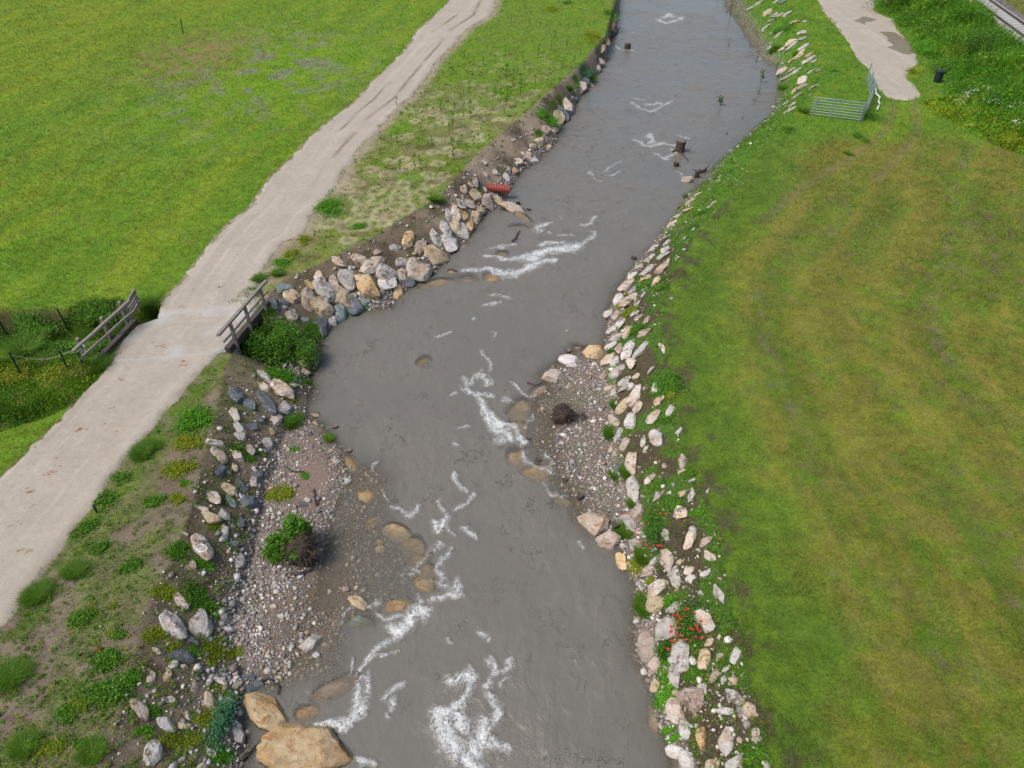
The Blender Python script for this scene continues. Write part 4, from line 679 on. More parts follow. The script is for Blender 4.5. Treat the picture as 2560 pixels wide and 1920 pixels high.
for i, (x_, y_, dpx, hpx, lb) in enumerate(ST_):
    q = Vector(P(x_, y_, ZW).tolist()); s_ = (q-camo.location).length/F; r_ = dpx*s_*.5; h_ = max(.06, hpx*s_*1.15); nn = 16; V = []; lv = [-.5, 0, h_*.5, h_*.93, h_]
    for j, z_ in enumerate(lv):
        for t in range(nn):
            an_ = 2*math.pi*t/nn; rr = r_*(1+.13*math.sin(an_*3+i)+.06*random.uniform(-1, 1))*(.9 if j == 4 else 1); V.append((rr*math.cos(an_)+.1*z_*math.sin(i*2.1), rr*math.sin(an_), z_+(random.uniform(-.05, .03) if j >= 3 else 0)*r_*2))
    Fs = [(j*nn+t, j*nn+(t+1) % nn, (j+1)*nn+(t+1) % nn, (j+1)*nn+t) for j in range(4) for t in range(nn)]
    k = MB(); k.add(V, Fs, (.06, .042, .032)); st_ = k.build('stump', M['stump'], None); st_.location = q
    k = MB(); k.add([V[4*nn+t] for t in range(nn)]+[(V[4*nn][0]-r_*.9, V[4*nn+nn//4][1]-r_*.9, h_-.02)], [(t, (t+1) % nn, nn) for t in range(nn)], (.16, .125, .095) if i in (0, 4, 5, 7, 8, 9) else (.07, .05, .04)); k.build('cut_top', M['stump'], st_)
    tag(st_, lb, 'stump', 'wooden stumps in the river')
DW = [(t3, [(845, 330), (880, 322), (918, 310)], .14, 'dark log jutting from the far left bank'), (t3, [(1595, 1525), (1640, 1515), (1680, 1490)], .12, 'dark leaning log beside the stake near the right bank'), (t3, [(1370, 1430), (1420, 1410), (1510, 1440)], .05, 'thin snagged branch on the small stump'), (tF, [(60, 915), (110, 905), (160, 935), (200, 985), (215, 1085)], .045, 'black curved branch above the big orange boulders'), (tE, [(2085, 1600), (2150, 1560), (2230, 1520)], .05, 'dark stick at the bottom left water edge'), (t6, [(525, 1310), (580, 1350), (640, 1395)], .03, 'thin bare branch dipping into the water below the bush'), (tB, [(500, 915), (508, 985), (520, 1060), (545, 1010)], .03, 'reddish twig lying on the wet sand'), (tB, [(250, 720), (310, 760), (420, 765)], .03, 'thin dark branch on the left gravel'), (tE, [(770, 1165), (820, 1150), (850, 1110)], .03, 'grey forked twig in the lower left weeds'), (t7, [(0, 560), (25, 540), (65, 470)], .05, 'branch sticking up in the broad rapids'), (tB, [(300, 1650), (380, 1655), (480, 1600), (560, 1500)], .04, 'long dry branch under the uprooted bush'), (tC, [(130, 70), (200, 55), (290, -5)], .03, 'dark stick in the water above the bare root stump')]
for T, pts, r_, lb in DW:
    k = MB(); Q = []
    for i, p_ in enumerate(T(pts)):
        q = Vector(hit(*p_)[0].tolist()); q.z = max(q.z, ZW)+r_*.8+.03; Q.append(q)
    Q = [Q[0]]+[Q[i].lerp(Q[i+1], f)+Vector((random.uniform(-1, 1), random.uniform(-1, 1), random.uniform(-.5, .8)))*r_*.6 for i in range(len(Q)-1) for f in (.33, .66, 1)]
    k.tube(Q, [r_*(1-.5*i/len(Q)) for i in range(len(Q))], 7)
    for b_ in range(3):
        s0 = Q[1+b_*2 % (len(Q)-1)]; k.tube([s0, s0+Vector((random.uniform(-1, 1), random.uniform(-1, 1), .5))*r_*5], [r_*.4, r_*.15], 5)
    tag(k.build('driftwood', M['darkwood'], None), lb, 'driftwood', 'driftwood along the river')
def roots(c, rx, ry, h, n, seed, r_=.02):
    rg = random.Random(seed); k = MB(); V = IV*np.array([rx*.8, ry*.8, h])*(1+.5*(fbm(IV[:, 0]*2+seed, IV[:, 1]*2+IV[:, 2], 1.3, 4, seed)-.5))[:, None]; core = MB(); core.add(V+np.array(c), IF)
    for i in range(n):
        a_ = rg.uniform(0, 6.28); e_ = rg.uniform(0, 1.3); d0 = Vector((math.cos(a_)*math.cos(e_)*rx, math.sin(a_)*math.cos(e_)*ry, math.sin(e_)*h)); p0 = Vector(c)+d0*.6; Q = [p0]; dr = d0.normalized()
        for s in range(6):
            dr = (dr+Vector((rg.uniform(-1, 1), rg.uniform(-1, 1), rg.uniform(-.9, .5)))*.45).normalized(); Q.append(Q[-1]+dr*rx*.115)
        rr = r_*rg.uniform(.4, 1.3); g_ = rg.uniform(.6, 2.4); k.tube(Q, [rr*(1-.13*s) for s in range(7)], 5, c=(.055*g_, .04*g_, .028*g_))
    return core, k
q = hit(1407, 1048)[0]; core, rt = roots((q[0], q[1], ZW+.2), .52, .42, .5, 80, 3, .018); rs_ = core.build('root_stump', M['soilmat'], None); tag(rs_, 'bare dark root stump lying on the right gravel bar', 'root stump'); rt.build('roots', M['stump'], rs_)
core, rt = roots((q[0]+.62, q[1]-.02, ZW+.15), .30, .14, .14, 50, 4, .016); rt.build('roots', M['stump'], rs_)
# ------------------------------------------------------------ plants
def leafy(c, rx, ry, h, n, size, cols, seed, lumps=1.0, low=.0):
    g = np.random.default_rng(seed); th = g.uniform(0, 2*np.pi, n); cz = g.uniform(low, 1, n); rr = g.uniform(0, 1, n)**.35 if h > .6 else np.minimum(np.abs(g.normal(0, .55, n)), 1.3); sq_ = np.sqrt(1-cz*cz*.9)
    lump = 1+lumps*.7*(fbm(np.cos(th)*2+seed*.37+5, np.sin(th)*2+cz*2+9, 1.4, 3, seed % 1000)-.5)
    sub_ = (g.uniform(-.55, .55, (7, 2)) if h <= .6 else g.uniform(-.2, .2, (7, 2)))[g.integers(0, 7, n)]; X = (np.cos(th)*sq_*rr*lump*(.75 if h <= .6 else 1)+sub_[:, 0])*rx; Y = (np.sin(th)*sq_*rr*lump*(.75 if h <= .6 else 1)+sub_[:, 1])*ry; Z = cz*h*(.35+.65*rr)*lump
    return leaves(np.stack([X, Y, Z], 1)+np.array(c), size, cols, g)
def leaves(Pn, size, cols, g, up=.8):
    n = len(Pn); nrm = g.normal(size=(n, 3)); nrm[:, 2] = np.abs(nrm[:, 2])+up; nrm /= np.linalg.norm(nrm, axis=1)[:, None]
    d = np.cross(nrm, g.normal(size=(n, 3))); d /= np.linalg.norm(d, axis=1)[:, None]; s = np.cross(nrm, d); L = (size*g.uniform(.6, 1.4, n))[:, None]
    V = np.stack([Pn-d*L, Pn+s*L*.42-nrm*L*.1, Pn+d*L, Pn-s*L*.42-nrm*L*.1], 1).reshape(-1, 3); Fc = np.arange(4*n).reshape(n, 4)
    cols = np.asarray(cols, float); c = cols[g.integers(0, len(cols), n)] if cols.ndim == 2 and len(cols) != n else cols
    c = c*g.uniform(.6, 1.45, n)[:, None]; return V, Fc, np.repeat(c, 4, 0)
def blades(Pn, h, w, lean, cols, g, seg=1):
    n = len(Pn); a_ = g.uniform(0, 2*np.pi, n); b_ = g.uniform(0, 2*np.pi, n); h = np.broadcast_to(h, n)*g.uniform(.6, 1.4, n); w = np.broadcast_to(w, n)
    s = np.stack([np.cos(a_), np.sin(a_), 0*a_], 1)*(w*.5)[:, None]; tip = Pn+np.stack([np.cos(b_)*lean*h, np.sin(b_)*lean*h, h], 1)
    V = np.stack([Pn-s, Pn+s, tip], 1).reshape(-1, 3); return V, np.arange(3*n).reshape(n, 3), np.repeat(cols*g.uniform(.72, 1.3, n)[:, None], 3, 0)
GR_ = [(.10, .25, .014), (.14, .29, .016), (.08, .20, .014), (.17, .27, .03)]
STY = dict(leafy=([(.09, .235, .016), (.13, .28, .018), (.065, .17, .014)], .05, 1.0), yel=([(.25, .31, .014), (.17, .28, .014), (.30, .29, .02)], .045, .8), blue=([(.06, .19, .09), (.08, .24, .12)], .06, 1.3),
           bright=([(.12, .33, .014), (.09, .26, .014)], .05, .8), dark=([(.045, .14, .014), (.07, .18, .014), (.10, .21, .02)], .06, 1.1), oran=([(.35, .09, .015), (.12, .2, .02)], .035, .5))
PLANTS = []
def plants(T, txt):
    for it in txt.split(';'):
        v = it.split()
        if len(v) >= 5:
            (fx, fy), = T([(float(v[0]), float(v[1]))]); PLANTS.append((fx, fy, float(v[2])/3.456, float(v[3])/3.456, v[4]))
plants(tA, "1740 300 260 230 bright;1245 575 110 190 grass;1050 805 120 80 leafy;910 975 120 90 leafy;770 1215 110 90 leafy;1330 1005 140 80 leafy;870 1405 90 90 leafy;1868 1230 90 80 yel;1560 725 180 130 yel;1540 985 90 90 yel;1600 850 70 50 bright;680 1275 110 60 leafy;2060 560 90 90 leafy;2170 640 70 60 leafy;1620 500 170 110 yel;1520 1400 130 120 leafy;1140 1560 110 100 leafy;660 1600 130 110 grass;1760 1560 120 60 bright;2070 1210 60 110 leafy;1330 530 140 60 grass")
plants(tE, "320 150 200 120 grass;1750 165 190 150 leafy;720 350 130 100 leafy;925 985 260 190 leafy;605 1175 120 110 leafy;700 1095 110 90 yel;440 1480 150 80 yel;225 1450 110 130 grass;985 250 50 50 yel;980 490 70 50 yel;960 720 170 150 leafy;850 650 60 80 oran;1130 870 90 110 bright;1865 610 130 210 yel;1985 655 130 90 yel;1680 645 70 60 bright;1330 500 110 110 yel;1500 600 70 70 yel;1430 140 120 110 yel;1900 965 150 80 yel;1330 1160 90 70 leafy;740 1440 110 80 leafy;1260 1330 80 60 bright;1690 1400 100 110 yel;1500 1390 90 110 yel;830 1500 150 120 grass;1930 1540 110 110 bright;1820 1190 130 130 yel;120 850 220 180 grass;1040 500 90 70 leafy;900 700 120 80 leafy")
plants(tB, "310 320 110 150 grass;230 930 140 120 yel;420 790 60 60 bright;45 595 70 60 leafy;330 125 80 70 yel;330 560 60 40 bright;130 960 90 60 yel;640 470 50 60 grass")
plants(t6, "180 1290 420 430 bush;470 1430 190 230 bush;490 1230 130 160 leafy;105 1040 110 110 leafy;740 1110 40 30 bright;795 1050 50 40 bright;935 1000 50 70 bright;35 750 110 60 grass;235 610 120 70 bright;320 520 110 90 yel;640 130 200 190 bright;415 420 100 90 yel;450 1640 90 60 leafy;880 300 110 60 bright;200 700 110 60 grass;215 1560 170 130 bright;1560 60 120 60 grass")
plants(t5, "1290 1040 230 190 grass;2080 960 130 80 leafy;2180 880 110 80 grass;230 1370 70 110 reed;900 1230 150 150 reed;560 1560 260 170 yel;110 1590 230 150 yel;500 1350 230 90 leafy;850 1330 160 110 leafy;830 1030 260 110 leafy;300 1130 250 90 leafy;800 1480 240 120 grass;330 1450 200 90 grass")
plants(tC, "890 190 50 110 grass;860 440 80 210 grass;1350 30 190 100 leafy;1345 95 90 80 yel;985 760 60 190 grass;890 790 50 130 grass;1035 1040 60 90 grass;1380 1030 130 110 leafy;965 1280 110 130 grass;1130 1480 80 200 grass;1300 310 110 80 leafy;1250 870 90 50 leafy;1530 780 90 60 leafy;930 20 60 50 yel;1060 1580 90 130 yel;1600 1100 110 60 bright")
plants(tG, "1135 250 90 290 grass;1340 210 80 90 bright;1290 650 110 130 dark;1310 800 70 120 bright;1570 850 110 100 leafy;1310 1010 130 190 bright;1345 1330 70 60 bright;1400 1400 100 60 bright;2065 1545 130 110 leafy;1300 870 80 110 leafy;1560 590 90 60 leafy;1180 40 80 60 yel")
plants(t7, "1015 1030 110 90 yel;925 985 60 50 yel;1090 730 50 50 bright;1165 800 120 70 leafy;860 1385 90 45 dark;855 1580 80 130 bright;1340 1630 210 130 leafy;1640 180 120 50 leafy;975 890 50 40 yel;1080 1190 120 110 leafy;1330 740 110 50 leafy;1290 830 90 60 leafy;1560 300 90 60 leafy;1450 130 60 40 leafy;1510 40 26 70 grass")
plants(t3, "345 85 80 90 yel;480 25 60 50 leafy;705 330 100 150 yel;850 120 90 80 leafy;620 605 120 60 blue;690 640 70 60 leafy;550 690 70 60 bright;300 1020 170 110 bright;365 920 60 60 leafy;412 870 50 70 leafy;495 760 70 50 grass;230 1140 60 60 leafy")
plants(t4, "1030 70 260 150 dark;1770 500 260 150 dark;1920 320 180 120 leafy;2060 850 200 90 blue;1610 330 220 110 leafy;1700 400 180 110 leafy;1370 420 170 120 bright;1560 590 220 110 leafy;1330 120 260 120 leafy;1480 250 240 110 leafy;1640 770 200 110 leafy;1200 200 120 110 leafy;1850 620 260 110 bright;2050 500 230 120 bright;880 1000 130 90 leafy;790 1190 80 80 leafy;700 1330 70 40 leafy;560 610 70 30 bright;1230 620 90 60 yel;180 1120 90 60 leafy;80 270 90 60 bright;60 430 100 70 grass;250 470 60 50 grass;130 760 60 110 grass;300 960 90 60 grass;150 250 110 60 leafy")
PLANTS += [((2050)/1, 46, 30, 20, 'grass')][:0]
SN = dict(leafy='weed_clump', yel='weed_clump', blue='weed_clump', bright='weed_clump', dark='shrub', oran='weed_clump', grass='grass_tuft', reed='reed_tuft', bush='shrub')
SD = dict(leafy='green leafy weed clump', yel='yellow green weed clump', blue='blue green weed clump', bright='bright green weed clump', dark='dark green shrub', oran='orange red weed', grass='green grass tuft', reed='tall reed tuft', bush='dense green leafy bush')
ppos = hit([p[0] for p in PLANTS], [p[1] for p in PLANTS])
pits = [(p[0], p[1], ('large ' if p[2]*p[3] > 2400 else 'small ' if p[2]*p[3] < 450 else '')+SD[p[4]]) for p in PLANTS]; pl_labs = uniq(pits); gnp = np.random.default_rng(77)
for i, (x_, y_, w_, h_, sty) in enumerate(PLANTS):
    c = ppos[i].copy(); dist = math.sqrt(c[0]**2+c[1]**2+(H-c[2])**2); s_ = dist/F; fy = max(.35, (H-c[2])/dist); rx = w_*s_*.55; ry = h_*s_*.5/fy*.8; hh = min(rx, ry)*.9
    c[1] -= hh*.3; c[2] = max(c[2], ZW)-.02; px1 = max(dist/F*1.6, .0); n = int(min(3800, max(170, w_*h_*2.2)))
    if sty in ('grass', 'reed'):
        rx *= .72; ry *= .72
        n = int(n*.75); a_ = gnp.uniform(0, 6.28, n); r_ = np.abs(gnp.normal(0, .38, n)); sub_ = gnp.uniform(-.6, .6, (6, 2))[gnp.integers(0, 6, n)]; Pn = np.stack([c[0]+(np.cos(a_)*r_+sub_[:, 0])*rx, c[1]+(np.sin(a_)*r_+sub_[:, 1])*ry, np.full(n, c[2])], 1); Pn[:, 2] = np.maximum(heights(Pn[:, 0], Pn[:, 1]), ZW)-.01
        hb = .4 if sty == 'reed' else min(.22, .08+hh*.28); V, Fc, cc = blades(Pn, hb, max(.02, px1*.8), 2.2, np.array(GR_)[gnp.integers(0, 4, n)]*.9, gnp)
    else:
        cols, ls, lm = STY['leafy' if sty == 'bush' else sty]; hh *= {'bush': 1.0, 'dark': 1.9}.get(sty, .5); ls = max(ls*min(1, .55+rx*.5), px1*.9)
        if sty == 'bush': n = int(w_*h_*.55); hh = .9
        if sty != 'bush' and sty != 'dark': rx *= 1.25; ry *= 1.25
        V, Fc, cc = leafy(c, rx, ry, hh, n, ls, np.array(cols), i+10, lm*1.4)
        if sty not in ('bush', 'dark'): 
            gz_ = heights(V[:, 0], V[:, 1]); V[:, 2] += np.clip(gz_-c[2], -.25, .25)
    o = obj(SN[sty], mesh_np(SN[sty], V-ppos[i], Fc, cc), M['fol'], loc=tuple(ppos[i]))
    if sty in ('bush', 'dark'):
        k = MB()
        for s in range(9): a_ = s*.7; k.tube([Vector(c)-Vector(ppos[i]), Vector(c)-Vector(ppos[i])+Vector((math.cos(a_)*rx*.3, math.sin(a_)*ry*.3, hh*.5)), Vector(c)-Vector(ppos[i])+Vector((math.cos(a_)*rx*.6, math.sin(a_)*ry*.6, hh*.85))], [.02, .014, .006], 5)
        k.build('stem', M['darkwood'], o)
    tag(o, pl_labs[i], SN[sty].replace('_', ' '), 'weeds, tufts and shrubs along the banks')
# spurge, uprooted bush, poppies
def simple_plant(px, py, wpx, hpx, cols, n, size, hgt, name, label, cat, lump=1.2, up=0.0):
    c = hit(px, py)[0]; dist = math.sqrt(c[0]**2+c[1]**2+(H-c[2])**2); s_ = dist/F; fy = (H-c[2])/dist; V, Fc, cc = leafy((0, 0, up), wpx*s_*.5, hpx*s_*.5/fy, hgt, n, size, np.array(cols), int(px), lump)
    return tag(obj(name, mesh_np(name, V, Fc, cc), M['fol'], loc=tuple(c)), label, cat), c, s_, fy
simple_plant(552, 1820, 46, 130, STY['blue'][0], 3000, .035, .35, 'spurge', 'blue green feathery spurge at the lower left gravel edge', 'spurge plant')
simple_plant(535, 1800, 40, 60, STY['yel'][0], 500, .035, .2, 'weed_clump', 'yellow green fringe left of the blue green spurge', 'weed clump')
q = hit(752, 1395)[0]; core, rt = roots((q[0]+.12, q[1]-.02, q[2]+.35), .62, .55, .62, 260, 9, .014); rw = core.build('uprooted_bush', M['soilmat'], None); tag(rw, 'uprooted bush with dark root ball on the left gravel', 'uprooted bush'); rt.build('roots', M['stump'], rw)
V1, F1, c1 = leafy((q[0]-.05, q[1]+.45, q[2]+.65), .40, .42, .62, 2300, .055, np.array(STY['leafy'][0]), 88, 1.6, -.3); V2, F2, c2 = leafy((q[0]-.55, q[1]+.05, q[2]+.3), .50, .36, .61, 2300, .055, np.array(STY['leafy'][0]), 89, 1.6, -.3); V3, F3, c3 = leafy((q[0]+.0, q[1]-.35, q[2]+.6), .14, .22, .2, 200, .045, np.array(STY['bright'][0]), 90, 1.2)
obj('foliage', mesh_np('foliage', np.vstack([V1, V2, V3]), np.vstack([F1, F2+len(V1), F3+len(V1)+len(V2)]), np.vstack([c1, c2, c3])), M['fol'], rw)
M['red'] = mat_simple('poppy_red', (.50, .012, .010), .6, var=.25)
def poppies(px, py, w_, h_, fl, T, label):
    o, c, s_, fy = simple_plant(px, py, w_, h_, STY['leafy'][0]+[(.05, .15, .05)], 2600, .035, .35, 'poppy_plant', label, 'poppy plant', 1.5)
    for (x_, y_) in T(fl):
        q = Vector(P(x_, y_, c[2]+.33).tolist())-Vector(c.tolist()); k = MB(); r_ = random.uniform(.022, .042)
        for p_ in range(4):
            a_ = p_*1.57+random.random()*.4; d0 = Vector((math.cos(a_), math.sin(a_), .35)); s0 = Vector((-math.sin(a_), math.cos(a_), 0)); V = [q, q+d0*r_*.7+s0*r_*.7, q+d0*r_*1.25+Vector((0, 0, .01)), q+d0*r_*.7-s0*r_*.7]; k.add([tuple(v) for v in V], [(0, 1, 2, 3)])
        k.build('flower', M['red'], o)
poppies(1636, 1322, 68, 100, [(1250, 1095), (1290, 1115), (1275, 1120), (1160, 1110), (1105, 1135), (1100, 1180), (1175, 1205), (1152, 1225), (1075, 1255), (1065, 1275), (1085, 1300), (1110, 1358), (1080, 1382), (1155, 1390), (1185, 1415), (1220, 1390), (1270, 1392), (1285, 1400), (1255, 1400), (1330, 1120), (985, 1125), (955, 1130)], tC, 'upper poppy plant with red flowers on the right bank')
poppies(1722, 1562, 84, 88, [(1490, 295), (1515, 285), (1570, 325), (1425, 335), (1440, 350), (1450, 375), (1390, 340), (1495, 350), (1635, 390), (1420, 410), (1475, 420), (1375, 440), (1380, 480), (1370, 485), (1445, 450), (1535, 450), (1560, 465), (1600, 460), (1590, 435), (1545, 460), (1620, 480), (1415, 490), (1460, 515), (1405, 525), (1440, 550), (1495, 550), (1545, 560), (1585, 530), (1635, 540), (1395, 570), (1375, 560), (1345, 635), (1380, 600)], tG, 'lower poppy plant covered in red flowers beside grey boulders')
# ------------------------------------------------------------ saplings
SP = [(t2, 2165, 920, 150), (t2, 1855, 1010, 130), (t2, 1840, 800, 80), (t2, 1700, 1110, 130), (t2, 1705, 1370, 170), (t2, 2070, 860, 110), (t2, 2120, 850, 70), (t2, 1600, 980, 110), (t2, 1720, 960, 70), (t2, 1790, 1010, 110), (t2, 1665, 1160, 90), (t2, 1080, 1210, 70), (t2, 1170, 1200, 50), (t2, 1230, 1260, 110), (t2, 1525, 1260, 80), (t2, 1880, 1270, 90), (t2, 1245, 1490, 110), (t2, 1590, 1480, 60), (t2, 1420, 1130, 70), (t2, 2165, 700, 130), (t2, 2160, 470, 70), (t2, 1700, 640, 60), (t2, 1490, 1260, 60), (t2, 1365, 960, 60), (t2, 1375, 1450, 110), (t2, 1410, 1390, 50), (t2, 2030, 300, 60), (t2, 2140, 1000, 60), (t3, 75, 830, 140), (t3, 90, 530, 80), (t3, 205, 740, 80), (t3, 305, 750, 60), (t3, 430, 600, 70), (t3, 8, 730, 110), (t3, 225, 500, 100), (t3, 335, 440, 80), (t3, 50, 650, 60), (t3, 540, 560, 70), (t3, 470, 420, 60), (t3, 110, 600, 60), (t3, 590, 470, 60), (t3, 370, 330, 60), (t3, 150, 230, 60), (t3, 250, 250, 50), (t3, 560, 230, 60), (t2, 1800, 520, 60), (t2, 1960, 560, 60), (t2, 1990, 830, 70), (t2, 1220, 930, 80), (t2, 1510, 820, 50), (t2, 1750, 1280, 60), (t2, 1070, 1330, 50)]
gs = np.random.default_rng(9); protos = []
for v_ in range(3):
    k = MB(); Q = [(0, 0, -.05)]+[(.03*math.sin(v_+s), .03*math.cos(s*1.3+v_), s*.2) for s in range(1, 6)]; k.tube(Q, [.016, .014, .012, .010, .008, .005], 5)
    n = 46; z_ = gs.uniform(.25, 1.05, n); a_ = gs.uniform(0, 6.28, n); r_ = .03+.10*np.sin(np.clip((z_-.1), 0, 1)*3)*gs.uniform(.4, 1, n); protos.append((k, leaves(np.stack([np.cos(a_)*r_, np.sin(a_)*r_, z_], 1), .062, np.array([(.09, .24, .02), (.12, .30, .03)]), gs, -.2)))
SPp = [T([(x_, y_)])[0] for T, x_, y_, h_ in SP]; SPw = hit([p[0] for p in SPp], [p[1] for p in SPp])
LMs = LM; LM = LM+[((1010, 300), 'the track edge'), ((1300, 80), 'the far grass strip'), ((1200, 300), 'the earth bank edge'), ((1100, 390), 'the bare sandy patches')]
sl_ = uniq([(p[0], p[1], ('tall' if SP[i][3] > 100 else 'short')+' thin willow whip') for i, p in enumerate(SPp)]); LM = LMs; prot_o = []
for i in range(len(SP)):
    c = SPw[i]; dist = math.sqrt(c[0]**2+c[1]**2+(H-c[2])**2); hgt = SP[i][3]/3.456*dist/F*1.15; v_ = i % 3
    if i < 3:
        k, (V, Fc, cc) = protos[v_]; o = k.build('sapling', M['fol'], None); lf = obj('leaves', mesh_np('leaves', V, Fc, cc), M['fol'], o)
        at = o.data.color_attributes['col']; at.data.foreach_set('color', np.tile([.10, .13, .03, 1], len(o.data.vertices)).astype(np.float32)); prot_o.append((o, lf))
    else:
        o = prot_o[v_][0].copy(); COL.objects.link(o); lf = prot_o[v_][1].copy(); COL.objects.link(lf); lf.parent = o
    o.location = c; o.scale = (max(.8, hgt), max(.8, hgt), hgt*.9); o.rotation_euler = (gs.uniform(-.1, .1), gs.uniform(-.1, .1), gs.uniform(0, 6))
    tag(o, sl_[i], 'sapling', 'willow whips planted on the grass strip')
SH = [((1880, 170), 160, 'leafy willow shoot growing in the flooded gravel spit'), ((1862, 440), 60, 'bare dark twig standing in shallow water below the leafy shoot'), ((1790, 960), 60, 'small green shoot alone in the shallow water'), ((2145, 740), 90, 'slim green shoot in the shallows by the right bank'), ((2120, 850), 50, 'dark thin twig below the slim shoot by the right bank'), ((2087, 910), 26, 'short black stick in the shallows left of the slim shoot'), ((1985, 1060), 26, 'little dark twig between shoots and right bank'), ((1850, 1190), 30, 'little dark twig nearest the thick stump'), ((1770, 40), 50, 'dark twig at the far tip of the gravel spit'), ((2105, 560), 50, 'cluster of dark twigs beside the gravel spit'), ((1850, 140), 26, 'dark twig left of the leafy shoot')]
for i, (p_, h_, lb) in enumerate(SH):
    c = hit(*t3([p_])[0])[0]; c[2] = max(c[2], ZW); dist = math.sqrt(c[0]**2+c[1]**2+(H-c[2])**2); hgt = h_/3.456*dist/F*1.1
    k = MB(); k.tube([(0, 0, -.2), (.03, 0, hgt*.5), (.05, .04, hgt)], [.03, .02, .01], 5); k.tube([(0, 0, 0), (-.1, .1, hgt*.6)], [.02, .008], 5); o = k.build('willow_shoot', M['darkwood'], None); o.location = c
    if i in (0, 2, 3):
        n = 70; z_ = gs.uniform(.35*hgt, hgt*1.05, n); V, Fc, cc = leaves(np.stack([gs.normal(0, .10, n), gs.normal(0, .10, n), z_], 1), .085, np.array([(.07, .17, .04), (.10, .2, .06)]), gs, 0); obj('leaves', mesh_np('leaves', V, Fc, cc), M['fol'], o)
    tag(o, lb, 'shoot', 'shoots standing in the shallows')
# ------------------------------------------------------------ railway
ra, rb = v3(2452, 0, .3), v3(2560, 78, .3); ra2 = ra+(ra-rb).normalized()*12; rb2 = rb+(rb-ra).normalized()*26; d = (rb2-ra2).normalized(); n_ = Vector((d.y, -d.x, 0)); Ltot = (rb2-ra2).length
trk = empty('railway_track', ra2); tag(trk, 'railway track on pale sleepers in the far right corner', 'railway track')
for s in (-1, 1):
    k = MB(); 
    for i in range(4): k.beam(n_*s*.75+d*(Ltot*i/4)+Vector((0, 0, .09)), n_*s*.75+d*(Ltot*(i+1)/4)+Vector((0, 0, .09)), .09, .16)
    k.build('rail', M['rust'], trk)
sm = None
for i in range(int(Ltot/.62)):
    p_ = d*(i*.62+.3)
    if sm is None:
        k = MB(); k.beam(-n_*1.3, n_*1.3, .26, .14); sm = k.build('sleeper', M['sleeper'], trk); s_o = sm
    else: s_o = sm.copy(); COL.objects.link(s_o); s_o.parent = trk
    s_o.location = p_+Vector((0, 0, -.06))
q = ra2; k = MB(); nn = 60; V = []
for i in range(nn+1):
    for w_, z_ in ((-2.6, -.25), (-1.75, .0), (-1, .13), (1, .13), (1.75, 0), (2.6, -.25)):
        p_ = ra2+d*(Ltot*i/nn)+n_*(w_+random.uniform(-.08, .08)); V.append((p_.x, p_.y, z_+random.uniform(-.02, .02)))
k.add(V, [(6*i+j, 6*i+j+1, 6*i+7+j, 6*i+6+j) for i in range(nn) for j in range(5)]); M['ballast'] = mat_simple('ballast', (.21, .19, .18), .95, var=.75, sc=7)
tag(k.build('railway_ballast', M['ballast'], None), 'grey ballast bed under the railway', kind='structure')
# ------------------------------------------------------------ stuff: pebbles, weeds, grass
def scatter(n, g, y0=5.5, y1=96):
    Yc = np.exp(g.uniform(math.log(y0), math.log(y1), n)); return g.uniform(-1, 1, n)*(16+.74*Yc), Yc
bmi = bmesh.new(); bmesh.ops.create_icosphere(bmi, subdivisions=1, radius=1); bmi.verts.ensure_lookup_table()
PV = np.array([v.co[:] for v in bmi.verts]); PF = np.array([[v.index for v in f.verts] for f in bmi.faces]); bmi.free()
g = np.random.default_rng(21); X, Y = scatter(820000, g, 5.5, 70); inC = inpoly(X, Y, C); X, Y = X[inC], Y[inC]
Z = heights(X, Y); _, gr_, _ = albedo(X, Y, Z); inW = inpoly(X, Y, W); midx = np.interp(Y, wl[::-1, 1], wl[::-1, 0])*.5+np.interp(Y, wr[::-1, 1], wr[::-1, 0])*.5
pr_ = np.where(inW, np.where((Z > ZW-.25) & ~inpoly(X, Y, SB), .9, 0), ss(.2, .9, gr_)*.9+np.where(X > midx, .10, .05)+np.where((X < midx) & (Y > 27) & (Z < ZW+.55), 1.2, 0)); pr_ *= ss(.25, .6, fbm(X, Y, .9, 3, 61))+.15; keep = g.uniform(0, 1, len(X)) < pr_*.75; X, Y, Z = X[keep], Y[keep], Z[keep]; X, Y, Z = X[:56000], Y[:56000], Z[:56000]
n = len(X); dist = np.sqrt(X**2+Y**2+H*H); sz = np.maximum(.012+.017*g.exponential(1, n), dist*.0008)*np.where(Y > 38, .9, 1); sz = np.where((Y > 27) & (X < 4), sz*1.5, sz); sz = np.where((Z > ZW+.3) & (g.uniform(0, 1, n) < .10), sz*1.8+.015, sz); sz = np.minimum(sz, .15)
pc = np.array([(.55, .52, .48), (.42, .38, .33), (.28, .26, .24), (.34, .25, .18), (.16, .155, .15), (.60, .56, .50), (.22, .18, .15), (.30, .27, .24)])[g.integers(0, 8, n)]*g.uniform(.7, 1.2, n)[:, None]; dry = ss(ZW-.02, ZW+.10, Z)[:, None]; pc = pc*(.8+.2*dry)
an = g.uniform(0, 6.28, n); ex = g.uniform(.65, 1, n); ht = g.uniform(.4, .75, n); V = PV[None]*(1+g.uniform(-.38, .3, (n, 12, 1)))*np.stack([sz, sz*ex, sz*ht], 1)[:, None, :]
ca, sa = np.cos(an)[:, None], np.sin(an)[:, None]; V = np.stack([V[..., 0]*ca-V[..., 1]*sa, V[..., 0]*sa+V[..., 1]*ca, V[..., 2]], -1)+np.stack([X, Y, Z+sz*.15], 1)[:, None, :]
Fc = (PF[None]+(np.arange(n)*12)[:, None, None]).reshape(-1, 3); M['pebble'] = mat_simple('pebble', (1, 1, 1), .8, var=.3, sc=20, usecol=True)
